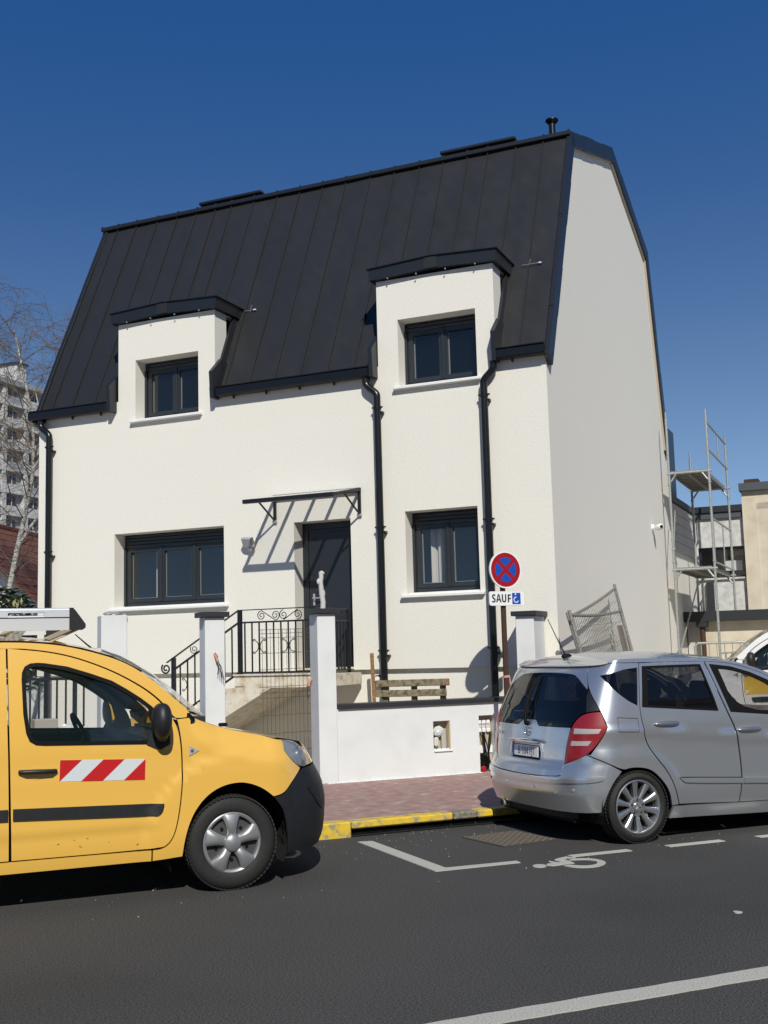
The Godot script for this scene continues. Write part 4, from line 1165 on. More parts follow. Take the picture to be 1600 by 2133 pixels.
func make_street_things() -> void:
	var s := thing("road_sign", "round red and blue no stopping sign on a rusty brown post", "road sign", sx(2.165, 0.12, 0.60, 0.06))
	part(mb().span(Vector3(-0.028, 0, -0.05), Vector3(0.028, 2.55, -0.010), 0.004), "post", M.rust, s)
	var y := 2.43
	var at := Transform3D(Basis.IDENTITY, Vector3(0.02, y, 0))
	var full := disc(0, 0.222, 0, TAU * 0.999, 48)
	var back := part(mb().prism(full, 0.0, 0.022, at), "disc", M.sign_white, s)
	part(mb().prism(disc(0, 0.205, 0, TAU * 0.999, 48), 0.022, 0.0235, at), "red_face", M.sign_red, s)
	for k in 4:
		var cc := -PI / 4 + k * PI / 2 + PI / 4
		var p := PackedVector2Array()
		var hw := 0.016
		for i in 13:
			var a := cc + lerpf(-0.62, 0.62, i / 12.0)
			p.append(Vector2(cos(a), sin(a)) * 0.147)
		p.append(Vector2(cos(cc), sin(cc)) * 0.035)
		part(mb().prism(p, 0.0235, 0.0250, at), "blue_field", M.sign_blue, s)
	var py := 2.085
	var pl := Transform3D(Basis.IDENTITY, Vector3(0.025, py, 0))
	part(mb().prism(rounded(0.485, 0.168, 0.028), 0.0, 0.018, pl), "plate", M.sign_white, s)
	var rim := rounded(0.489, 0.172, 0.03)
	part(mb().prism(rim, -0.004, 0.010, pl), "plate_rim", mat(0.45, 0.46, 0.47, 0.5), s)
	var tm := text_mesh("SAUF", 0.132, 0.002)
	var t := MeshInstance3D.new()
	t.name = "lettering"
	t.mesh = tm
	t.material_override = M.ink
	t.transform = Transform3D(Basis.IDENTITY.scaled(Vector3(0.86, 1, 1)), Vector3(0.025 - 0.075, py, 0.0195))
	s.add_child(t)
	part(mb().prism(pv([0.075, -0.068, 0.193, -0.068, 0.193, 0.068, 0.075, 0.068]), 0.018, 0.0195, pl), "blue_square", M.sign_blue, s)
	var wc := mb()
	var o := Vector2(0.13, -0.015)
	var wx := Transform3D(pl.basis, pl.origin + Vector3(o.x, o.y, 0))
	wc.prism(disc(0.026, 0.037, 1.5, 5.9, 20), 0.0195, 0.021, wx)
	wc.prism(disc(0, 0.0105, 0, TAU * 0.99, 14), 0.0195, 0.021, Transform3D(pl.basis, pl.origin + Vector3(o.x - 0.008, o.y + 0.068, 0)))
	wc.prism(pv([-0.014, 0.052, -0.002, 0.052, 0.0, 0.036, 0.02, 0.036, 0.02, 0.026, 0.002, 0.026, 0.004, 0.012, 0.024, 0.012, 0.036, -0.018, 0.05, -0.012, 0.046, -0.002, 0.038, -0.006, 0.028, 0.022, -0.010, 0.022]), 0.0195, 0.021, wx)
	part(wc, "wheelchair_pictogram", M.sign_white, s)
	for yy in [y, py]:
		part(mb().box(Vector3(0, yy, -0.032), Vector3(0.10, 0.03, 0.06)), "clamp", M.galv, s)
	part(mb().box(Vector3(0.0, 1.16, -0.03), Vector3(0.075, 0.028, 0.06), Basis(Vector3.BACK, 0.1), 0.004), "pink_tape", M.pink, s)
	part(mb().ribbon([Vector3(0.02, 1.15, 0.008), Vector3(0.035, 1.02, 0.02), Vector3(0.03, 0.85, 0.015), Vector3(0.03, 0.7, 0.012)], 0.012, 0.003, Vector3.RIGHT), "tape_end", M.pink, s)
	# fence panels leaning at the gable
	fence_panel("galvanised site fence panel leaning highest against the gable wall", Vector3(0.22, 1.98, 0.30), Vector3(0.16, 2.47, -2.75), Vector3(0.62, 0.20, 0.12), Vector3(0.55, 0.34, -3.05))
	fence_panel("galvanised site fence panel leaning lower against the gable wall", Vector3(0.30, 2.0, 0.52), Vector3(0.26, 2.12, -2.60), Vector3(0.72, 0.12, 0.40), Vector3(0.66, 0.18, -2.80))
	single(mb().box(Vector3(0, 0.9, 0), Vector3(0.03, 1.8, 0.22), Basis(Vector3.BACK, 0.20), 0.004), "plank", mat(0.16, 0.14, 0.12, 0.9), hx(0.72, 0.1, -1.15), "dark rough plank leaning on the site fence panels", "plank")

func fence_panel(label: String, tl: Vector3, tr: Vector3, bl: Vector3, br: Vector3) -> void:
	var f := thing("fence_panel", label, "fence panel", hx(bl.x, 0, bl.z), "site fence panels leaning against the gable")
	var o := Vector3(bl.x, 0, bl.z)
	tl -= o; tr -= o; bl -= o; br -= o
	var sag := func(a: Vector3, b: Vector3, t: float, k: float) -> Vector3: return a.lerp(b, t) - Vector3(0, k * 4 * t * (1 - t), 0)
	for p in [[tl, bl], [tr, br]]:
		var ext: Vector3 = (p[0] - p[1]).normalized() * 0.06
		part(mb().cyl(p[1], p[0] + ext, 0.022, -1, 10), "upright", M.galv_old, f)
	var top := []; var low := []
	for i in 13:
		top.append(sag.call(tl, tr, i / 12.0, 0.03)); low.append(sag.call(bl, br, i / 12.0, 0.0))
	part(mb().tube(top, 0.02, 8), "rail", M.galv_old, f)
	part(mb().tube(low, 0.02, 8), "rail", M.galv_old, f)
	for i in 33:
		var t := (i + 0.5) / 33.0
		part(mb().cyl(sag.call(bl, br, t, 0), sag.call(tl, tr, t, 0.03), 0.0036, -1, 5, false), "wire", M.galv_old, f)
	for j in 7:
		var q := (j + 0.6) / 7.4
		part(mb().cyl(tl.lerp(bl, q), tr.lerp(br, q), 0.0028, -1, 5, false), "wire", M.galv_old, f)

# ---------------------------------------------------------------- scaffold
func make_scaffold() -> void:
	var s := thing("scaffold", "galvanised scaffold tower beside the rear of the gable wall", "scaffold", hx(0.2, 0.1, -7.9))
	var w := 0.75; var d := -2.8
	var tops := {Vector2(0, 0): 5.95, Vector2(1, 0): 5.93, Vector2(0, 1): 5.6, Vector2(1, 1): 5.85}
	for k in tops:
		var x: float = k.x * w; var z: float = k.y * d
		part(mb().cyl(Vector3(x, 0, z), Vector3(x, tops[k] - 0.1, z), 0.024, -1, 12), "standard", M.galv, s)
		part(mb().cyl(Vector3(x, tops[k] - 0.1, z), Vector3(x, tops[k] - 0.1 + 0.14, z), 0.017, -1, 10), "spigot", M.galv, s)
		for yy in [1.2, 3.05, 3.3, 4.55]:
			part(mb().cyl(Vector3(x, yy, z), Vector3(x, yy + 0.03, z), 0.034, -1, 12), "collar", M.galv, s)
	for yy in [4.78, 2.92]:
		for z in [0.0, d]:
			part(mb().cyl(Vector3(-0.04, yy, z), Vector3(w + 0.05, yy, z), 0.026, -1, 10), "transom", M.galv, s)
			for x in [0.0, w]:
				var sg := 1.0 if x == 0.0 else -1.0
				part(mb().tube([Vector3(x, yy - 0.17, z), Vector3(x + sg * 0.04, yy - 0.15, z), Vector3(x + sg * 0.13, yy - 0.02, z)], 0.018, 8), "bracket", M.galv, s)
		for k in 2:
			var x0 := 0.03 + k * 0.335
			var pl := mb().span(Vector3(x0, yy + 0.015, d + 0.02), Vector3(x0 + 0.325, yy + 0.045, -0.02), 0.004)
			for e in [x0 + 0.012, x0 + 0.313]: pl.span(Vector3(e - 0.012, yy - 0.035, d + 0.02), Vector3(e + 0.012, yy + 0.015, -0.02))
			var pp := part(pl, "platform_board", M.galv_old, s)
			for i in 9: part(mb().span(Vector3(x0 + 0.03, yy - 0.01, d + 0.15 + i * 0.28), Vector3(x0 + 0.295, yy + 0.014, d + 0.18 + i * 0.28)), "cross_rib", M.galv_old, pp)
		for hh in [0.95, 0.42]:
			if yy < 3 and hh == 0.42: hh = 0.12
			part(mb().cyl(Vector3(w, yy + hh, 0.0), Vector3(w, yy + hh, d), 0.019, -1, 10), "guard_rail", M.galv, s)
		for q in [0.05, 0.55, 0.97]:
			part(mb().cyl(Vector3(w, yy + (0.42 if yy > 3 else 0.12), d * q), Vector3(w, yy + 0.95, d * q), 0.013, -1, 8), "guard_post", M.galv, s)
	part(mb().cyl(Vector3(0, 1.3, 0.0), Vector3(0, 2.75, d), 0.016, -1, 8), "brace", M.galv, s)
	part(mb().cyl(Vector3(0, 3.2, 0.0), Vector3(0, 4.1, -0.45), 0.014, -1, 8), "tie", M.galv_old, s)
	for z in [0.0, d]: part(mb().cyl(Vector3(0, 1.28, z), Vector3(w, 1.25, z), 0.019, -1, 8), "ledger", M.galv, s)
	part(mb().cyl(Vector3(w, 1.32, 0), Vector3(w, 1.32, d), 0.016, -1, 8), "ledger", M.galv, s)
	for q in [0.3, 0.6]: part(mb().cyl(Vector3(w, 0.8, d * q), Vector3(w, 1.32, d * q), 0.012, -1, 8), "guard_post", M.galv, s)

# ---------------------------------------------------------------- neighbours on the right
func make_neighbours() -> void:
	var g := thing("neighbour_house", "low pale grey rendered house with dark window behind the scaffold", "house", hx(0.30, -0.13, -12.1))
	part(mb().solids([Rect2(-3.0, 0, 5.0, 4.52)], [Rect2(-0.24, 3.19, 1.02, 0.69)], -0.3, 0.0), "wall", M.render_grey, g)
	part(mb().span(Vector3(-3.05, 4.521, -3.0), Vector3(2.0, 4.66, 0.06)), "fascia", M.cornice, g)
	part(mb().span(Vector3(-3.05, 4.661, -3.0), Vector3(2.0, 4.80, 0.10)), "roof_edge", M.coping, g)
	part(mb().span(Vector3(-3.0, 0, -3.0), Vector3(2.0, 4.52, -2.8)), "rear_wall", M.render_grey, g)
	part(mb().span(Vector3(-3.0, 0, -2.8), Vector3(-2.8, 4.52, -0.3)), "end_wall", M.render_grey, g)
	part(mb().span(Vector3(1.8, 0, -2.8), Vector3(2.0, 4.52, -0.3)), "end_wall", M.render_grey, g)
	var w := part(mb().solids([Rect2(-0.24, 3.19, 1.02, 0.69)], [Rect2(-0.19, 3.24, 0.44, 0.59), Rect2(0.30, 3.24, 0.43, 0.59)], -0.16, -0.10), "window", M.far_dark, g)
	part(mb().span(Vector3(-0.19, 3.24, -0.14), Vector3(0.73, 3.83, -0.135)), "pane", M.glass, w)
	part(mb().span(Vector3(0.30, 3.36, -0.30), Vector3(0.66, 3.58, -0.29)), "blind", M.sign_white, w)
	part(mb().span(Vector3(0.30, 3.70, -0.30), Vector3(0.70, 3.80, -0.29)), "blind", M.new_wood, w)
	part(mb().span(Vector3(-0.30, 3.15, -0.1), Vector3(0.84, 3.188, 0.06)), "sill", M.render_grey, g)
	var dp := part(mb().span(Vector3(-0.10, 1.0, 0.01), Vector3(0.06, 3.1, 0.10)), "dark_panel", M.coping, g)
	var b := thing("neighbour_house", "taller beige rendered house with dark flat roof edge at the right", "house", hx(1.08, 0, -12.0))
	part(mb().span(Vector3(0, 0, -4.0), Vector3(9, 4.95, 0.0)), "wall", M.render_beige, b)
	part(mb().span(Vector3(0.0, 2.2, 0.0), Vector3(0.30, 4.80, 0.03)), "corner_strip", M.render_beige, b)
	part(mb().span(Vector3(-0.04, 4.951, -4.0), Vector3(9, 5.12, 0.12)), "roof_edge", M.cornice, b)
	part(mb().span(Vector3(0.05, 5.12, -0.6), Vector3(0.36, 5.24, -0.2)), "chimney", M.rust, b)
	var l := thing("low_garage", "low beige garage with dark roof edge beside the scaffold", "garage", hx(0.30, 0, -10.2))
	part(mb().span(Vector3(0, 0, -1.7), Vector3(9, 2.06, 0.0)), "wall", M.render_beige, l)
	part(mb().span(Vector3(-0.4, 2.061, -1.7), Vector3(9, 2.27, 0.22)), "roof_edge", M.coping, l)
	part(mb().span(Vector3(-0.3, 0, -1.6), Vector3(-0.01, 2.06, -0.12)), "end_wall", M.block_wall, l)
	var pp := thing("drain_pipe", "rusty and white drain pipe at the low garage wall corner", "pipe", hx(0.34, 0.1, -10.1))
	part(mb().cyl(Vector3(0, 0, 0), Vector3(0, 1.15, 0), 0.055, -1, 12), "lower_pipe", M.render_grey, pp)
	part(mb().cyl(Vector3(0, 1.15, 0), Vector3(0, 1.85, 0), 0.055, -1, 12), "upper_pipe", M.rust, pp)
	part(mb().box(Vector3(0.0, 1.95, 0.02), Vector3(0.22, 0.22, 0.18), Basis.IDENTITY, 0.02), "hopper", M.coping, pp)
	var bars := thing("barrier", "galvanised crowd barrier standing below the scaffold", "barrier", hx(0.75, 0.1, -9.6, 0.15))
	part(mb().tube([Vector3(-0.5, 0, 0), Vector3(-0.5, 1.45, 0), Vector3(-0.45, 1.52, 0), Vector3(0.45, 1.52, 0), Vector3(0.5, 1.45, 0), Vector3(0.5, 0, 0)], 0.025, 8), "frame", M.galv, bars)
	for i in 6: part(mb().cyl(Vector3(-0.38 + i * 0.15, 0.25, 0), Vector3(-0.38 + i * 0.15, 1.5, 0), 0.010, -1, 6), "bar", M.galv, bars)
	part(mb().cyl(Vector3(-0.5, 0.25, 0), Vector3(0.5, 0.25, 0), 0.018, -1, 8), "rail", M.galv, bars)

# ---------------------------------------------------------------- left background
func branch(m: MB, p: Vector3, d: Vector3, len: float, r: float, depth: int, droop: float) -> void:
	var path := [p]
	var steps := 6
	var dir := d
	for i in steps:
		dir = (dir + Vector3(rng.randf_range(-0.16, 0.16), rng.randf_range(-0.10, 0.10) - droop * (1 if depth < 2 else 0.15), rng.randf_range(-0.16, 0.16))).normalized()
		path.append(path[i] + dir * len / steps)
	m.tube(path, maxf(r, 0.0035), 5 if r > 0.02 else 3, maxf(r * 0.35, 0.0025), false)
	if depth == 0: return
	var kids := 6 if depth > 1 else 8
	for i in kids:
		var t := rng.randf_range(0.2, 1.0)
		var q: Vector3 = path[int(t * (steps - 0.01))].lerp(path[mini(int(t * (steps - 0.01)) + 1, steps)], fmod(t * steps, 1.0))
		var a := rng.randf() * TAU
		var nd := (dir * 0.6 + Vector3(cos(a), rng.randf_range(-0.1, 0.5), sin(a)) * 0.8).normalized()
		branch(m, q, nd, len * rng.randf_range(0.45, 0.7), r * 0.42, depth - 1, droop)

func make_left_background() -> void:
	rng.seed = 77
	# birch
	var bt := thing("birch_tree", "white-barked bare birch tree with drooping twigs beside the house", "tree", Transform3D(Basis.IDENTITY, Vector3(-9.35, 0.0, -27)))
	var tp := [Vector3(0, 0, 0), Vector3(0.22, 1.6, 0), Vector3(0.40, 3.0, 0), Vector3(0.66, 4.3, 0.05), Vector3(0.86, 5.3, 0), Vector3(1.0, 6.2, 0), Vector3(0.98, 7.4, 0.0), Vector3(0.72, 8.6, 0), Vector3(0.5, 9.6, 0)]
	part(mb().tube(tp, 0.085, 12, 0.02), "trunk", M.birch, bt)
	part(mb().tube([tp[3], Vector3(0.95, 4.75, 0.1), Vector3(1.35, 5.25, 0.15), Vector3(1.7, 6.0, 0.2)], 0.045, 8, 0.02), "limb", M.birch, bt)
	part(mb().tube([tp[5], Vector3(1.25, 6.5, 0.1), Vector3(1.25, 7.3, 0.2), Vector3(1.1, 8.0, 0.2)], 0.038, 8, 0.015), "limb", M.birch, bt)
	part(mb().tube([tp[2], Vector3(0.0, 3.5, 0.3), Vector3(-0.5, 4.3, 0.5)], 0.05, 8, 0.02), "limb", M.birch, bt)
	var tw := mb()
	for i in 40:
		var t := rng.randf_range(0.30, 1.0)
		var k := int(t * 7.99)
		var q: Vector3 = tp[k].lerp(tp[k + 1], fmod(t * 7.99, 1.0))
		var a := rng.randf() * TAU
		branch(tw, q, Vector3(cos(a) * 0.8, 0.7, sin(a) * 0.8).normalized(), rng.randf_range(1.3, 2.4), 0.018, 2, 0.13)
	for i in 8:
		branch(tw, Vector3(-0.6 + rng.randf() * 1.4, 7.0 + rng.randf() * 2.0, 0.2), Vector3(rng.randf_range(-0.5, 0.3), 0.9, 0).normalized(), rng.randf_range(1.4, 2.0), 0.016, 2, 0.2)
	part(tw, "crown", M.twig, bt)
	var b2 := thing("bare_tree", "thin bare tree with upright twigs showing above the roof edge", "tree", Transform3D(Basis.IDENTITY, Vector3(-9.6, 0, -34)))
	part(mb().tube([Vector3(0, 0, 0), Vector3(0.1, 4, 0), Vector3(0.2, 8, 0), Vector3(0.1, 11.0, 0)], 0.13, 8, 0.02), "trunk", M.twig, b2)
	var t2 := mb()
	for i in 16:
		var a := rng.randf() * TAU
		branch(t2, Vector3(0.15, rng.randf_range(5.0, 10.6), 0), Vector3(cos(a) * 0.5, 1.0, sin(a) * 0.5).normalized(), rng.randf_range(1.0, 1.9), 0.022, 2, -0.01)
	part(t2, "crown", M.twig, b2)
	var b3 := thing("bare_tree", "brown bare tree with dense twigs before the apartment block", "tree", Transform3D(Basis.IDENTITY, Vector3(-13.4, 0, -36)))
	part(mb().tube([Vector3(0, 0, 0), Vector3(0.1, 4, 0), Vector3(0.0, 8, 0), Vector3(0.1, 12.5, 0)], 0.16, 8, 0.03), "trunk", M.twig, b3)
	var t3 := mb()
	for i in 22:
		var a := rng.randf() * TAU
		branch(t3, Vector3(0.05, rng.randf_range(4.0, 12.0), 0), Vector3(cos(a) * 0.8, 0.6, sin(a) * 0.8).normalized(), rng.randf_range(1.2, 2.4), 0.024, 2, 0.05)
	part(t3, "crown", M.twig, b3)
	# tiled house
	var th := thing("tiled_house", "small grey house with red tiled roof behind the shrub", "house", Transform3D(Basis(Vector3.UP, -0.1), Vector3(-12.6, -0.75, -31)))
	part(mb().prism(pv([-4, 0, 4.3, 0, 4.3, 3.1, 0.4, 6.3, -4, 3.1]), -7, 0.0), "wall", M.render_grey, th)
	for sd in [[4.75, 2.85, 0.4, 6.45], [-4.5, 2.85, 0.4, 6.45]]:
		var a := Vector3(sd[0], sd[1], 0); var b := Vector3(sd[2], sd[3], 0)
		var d := (b - a).normalized()
		var rf := mb()
		var nrm := Vector3(-d.y, d.x, 0) * (1.0 if d.x < 0 else 1.0)
		if nrm.y < 0: nrm = -nrm
		var L := (b - a).length()
		for i in 14:
			rf.box(a + d * (L * (i + 0.5) / 14) + Vector3(0, 0, -3.4) + nrm * 0.03, Vector3(L / 14 + 0.03, 0.05, 7.8), Basis(d, nrm, d.cross(nrm)) * Basis(Vector3.BACK, -0.05), 0.01)
		part(rf, "roof", M.tile, th)
	part(mb().box(Vector3(0.4, 6.5, -3.4), Vector3(0.25, 0.15, 7.8), Basis.IDENTITY, 0.03), "ridge", M.tile, th)
	# evergreen shrub
	shrub(Vector3(-6.80, 0.1, -18.7), 1.15, 2.72, 900, "evergreen shrub with long glossy leaves and pale young shoots", 5)
	# apartment block
	var ab := thing("apartment_block", "tall pale apartment block far behind the birch tree", "building", hx(-95.7, 0, -92.0))
	var ht := 37.5
	part(mb().span(Vector3(-14, 0, -26), Vector3(-0.6, ht - 1.0, 8)), "wall", M.flat_grey, ab)
	part(mb().span(Vector3(-14.3, ht - 1.0, -26.5), Vector3(0.4, ht - 0.3, 8.4)), "roof_edge", M.flat_grey, ab)
	part(mb().span(Vector3(-4, ht - 0.3, -9.0), Vector3(-1.0, ht + 2.4, -7.2)), "chimney", M.flat_white, ab)
	part(mb().span(Vector3(-4.2, ht + 2.4, -9.2), Vector3(-0.8, ht + 2.7, -7.0)), "chimney_cap", M.coping, ab)
	var win := mb().span(Vector3(-0.02, 0, -0.75), Vector3(0.03, 1.5, 0.75)).mesh()
	var jamb := mb().span(Vector3(0.03, 0, -0.06), Vector3(0.08, 1.5, 0.06)).mesh()
	var parap := mb().span(Vector3(-0.05, 0, -1.4), Vector3(0.08, 0.95, 1.4)).mesh()
	for f in 13:
		var y := 0.6 + f * 2.8
		part(mb().span(Vector3(-0.6, y - 0.28, -26), Vector3(0.10, y, 8)), "floor_slab", M.flat_white, ab)
		for k in 8:
			var z := 6.0 - k * 4.0
			share(win, "window", M.far_dark, ab, Transform3D(Basis.IDENTITY, Vector3(-0.57, y + 0.9, z)))
			share(jamb, "window_frame", M.flat_white, ab, Transform3D(Basis.IDENTITY, Vector3(-0.57, y + 0.9, z)))
			share(parap, "balcony_panel", M.flat_white if (f + k) % 3 else M.flat_grey, ab, Transform3D(Basis.IDENTITY, Vector3(-0.05, y, z)))
	for k in 9:
		part(mb().span(Vector3(-0.6, 0, 7.6 - k * 4.0), Vector3(0.06, ht - 1.3, 8.35 - k * 4.0)), "pier", M.flat_white, ab)

func shrub(at: Vector3, rad: float, h: float, nl: int, label: String, sd: int) -> void:
	rng.seed = sd
	var s := thing("shrub", label, "shrub", Transform3D(Basis.IDENTITY, at))
	var st := mb()
	for i in 9:
		var a := TAU * i / 9
		st.tube([Vector3(0, 0, 0), Vector3(cos(a) * rad * 0.3, h * 0.5, sin(a) * rad * 0.3), Vector3(cos(a) * rad * 0.6, h * 0.9, sin(a) * rad * 0.6)], 0.025, 5, 0.008)
	part(st, "stem", M.twig, s)
	var lv := mb(); var yl := mb()
	for i in nl * 3:
		var a := rng.randf() * TAU; var e := rng.randf_range(-0.6, 1.0)
		var rr := rad * (0.72 + 0.33 * rng.randf()) * sqrt(1.0 - 0.7 * maxf(e, 0) * maxf(e, 0))
		var p := Vector3(cos(a) * rr, h * (0.62 + 0.36 * e) + rng.randf_range(-0.1, 0.1), sin(a) * rr)
		var out := Vector3(cos(a), rng.randf_range(-0.4, 0.6), sin(a)).normalized()
		leaf(lv, p, out, rng.randf_range(0.14, 0.24), 0.055)
	for i in 40:
		var a := rng.randf() * TAU
		var rr := rad * sqrt(rng.randf()) * 0.95
		var p := Vector3(cos(a) * rr, h * (0.98 - 0.12 * rr / rad) + rng.randf_range(-0.05, 0.08), sin(a) * rr)
		for k in 3: leaf(yl, p, Vector3(rng.randf_range(-0.3, 0.3), 1, rng.randf_range(-0.3, 0.3)).normalized(), rng.randf_range(0.10, 0.17), 0.03)
	part(lv, "foliage", M.leaf, s).set_meta("kind", "stuff")
	part(yl, "young_shoots", M.leaf_young, s).set_meta("kind", "stuff")

func leaf(m: MB, p: Vector3, d: Vector3, l: float, w: float) -> void:
	var side := d.cross(Vector3(rng.randf_range(-1, 1), 1.0, rng.randf_range(-1, 1))).normalized()
	var up := side.cross(d).normalized()
	var a := p; var b := p + d * l * 0.5 + up * l * 0.08; var c := p + d * l - up * l * 0.12
	m.tri(a, b + side * w * 0.5, b); m.tri(a, b, b - side * w * 0.5)
	m.tri(b + side * w * 0.5, c, b); m.tri(b, c, b - side * w * 0.5)

# ---------------------------------------------------------------- across the street, mirrored in glass and paint
func make_opposite_side() -> void:
	var k := 0
	for q in [[-22.0, 9.0, 6.8, "render_beige", "beige house standing across the street from the cream house"], [-10.5, 10.0, 7.4, "flat_white", "white house standing across the street from the cream house"], [2.0, 9.5, 6.2, "render_grey", "grey house standing across the street from the cream house"], [14.0, 12.0, 7.6, "render_beige", "long beige house standing across the street from the cream house"]]:
		var o := thing("opposite_house", q[4], "house", sx(q[0], 0, 23.0))
		var w: float = q[1]; var h: float = q[2]
		part(mb().span(Vector3(0, 0, 0), Vector3(w, h, 7)), "wall", M[q[3]], o)
		part(mb().prism(pv([-0.4, h, 7.4, h, 3.5, h + 2.2]), -0.3, w + 0.3, Transform3D(Basis(Vector3(0, 0, 1), Vector3(0, 1, 0), Vector3(-1, 0, 0)), Vector3(w, 0, 0))), "roof", M.tile, o)
		for f in 2:
			for i in 3:
				part(mb().span(Vector3(w * (i + 0.3) / 3, 1.0 + f * 2.9, -0.03), Vector3(w * (i + 0.7) / 3, 2.4 + f * 2.9, 0.0)), "window", M.far_dark, o)
		k += 1

# ---------------------------------------------------------------- vehicles
# A car body is a closed skin: u runs along the side (x forward from a wheel) and round the ends, y is height.
class BodySkin:
	var xr := -0.02; var lr := 1.10; var pr := 3.6; var rear := []
	var xf := 99.0; var lf := 1.0; var pf := 2.1; var front := []
	var wide: Callable
	func table(x: float, t: Array) -> float:
		if x <= t[0]: return t[1]
		for i in range(2, t.size(), 2):
			if x <= t[i]: return lerpf(t[i - 1], t[i + 1], (x - t[i - 2]) / (t[i] - t[i - 2]))
		return t[t.size() - 1]
	func at(u: float, y: float, off := 0.0) -> Vector3:
		var x := u; var z := 0.0
		if u > xf:
			var ph := (u - xf) / lf * PI * 0.5
			var r := pow(pow(absf(cos(ph)), pf) + pow(absf(sin(ph)), pf), -1.0 / pf)
			var e: float = table(y, front) - xf + off
			x = xf + e * r * sin(ph); z = (wide.call(xf, y) + off) * r * cos(ph)
		elif u < xr:
			var ph := (xr - u) / lr * PI * 0.5
			var r := pow(pow(absf(cos(ph)), pr) + pow(absf(sin(ph)), pr), -1.0 / pr)
			var e: float = table(y, rear) - xr - off
			x = xr + e * r * sin(ph); z = (wide.call(xr, y) + off) * r * cos(ph)
		else:
			z = wide.call(u, y) + off
		return Vector3(x, y, z)

func both(root: Node3D, sk: BodySkin, called: String, material: Material, poly: Array, holes := [], step := 0.06, off := 0.0, lip := 0.014, parent_of := []) -> Array:
	var out := []
	for s in [1.0, -1.0]:
		var hs := []
		for h in holes: hs.append(smooth_poly(pv(h), 0.3))
		var m := mb().panel(smooth_poly(pv(poly), 0.72), hs, func(u: float, y: float) -> Vector3:
			var p = sk.at(u, y, off)
			return Vector3(p.x, p.y, p.z * s), step, lip, true, s)
		out.append(part(m, called, material, parent_of[0 if s > 0 else 1] if parent_of.size() else root))
	return out
func across(root: Node3D, sk: BodySkin, called: String, material: Material, half: Array, mid: float, step := 0.07, off := 0.0, lip := 0.014, holes := []) -> MeshInstance3D:
	# half outline on one side of the middle line u = mid, mirrored over to the other side
	var p := pv(half)
	var q := p.duplicate()
	for i in range(p.size() - 1, -1, -1):
		if absf(p[i].x - mid) > 0.001: q.append(Vector2(2 * mid - p[i].x, p[i].y))
	var m := mb().panel(smooth_poly(q, 0.8), holes, func(u: float, y: float) -> Vector3: return sk.at(u, y, off), step, lip)
	return part(m, called, material, root)
func grown(a: Array, k: float) -> Array:
	var r := []
	for p in Geometry2D.offset_polygon(pv(a), k, Geometry2D.JOIN_ROUND)[0]:
		r.append(p.x); r.append(p.y)
	return r

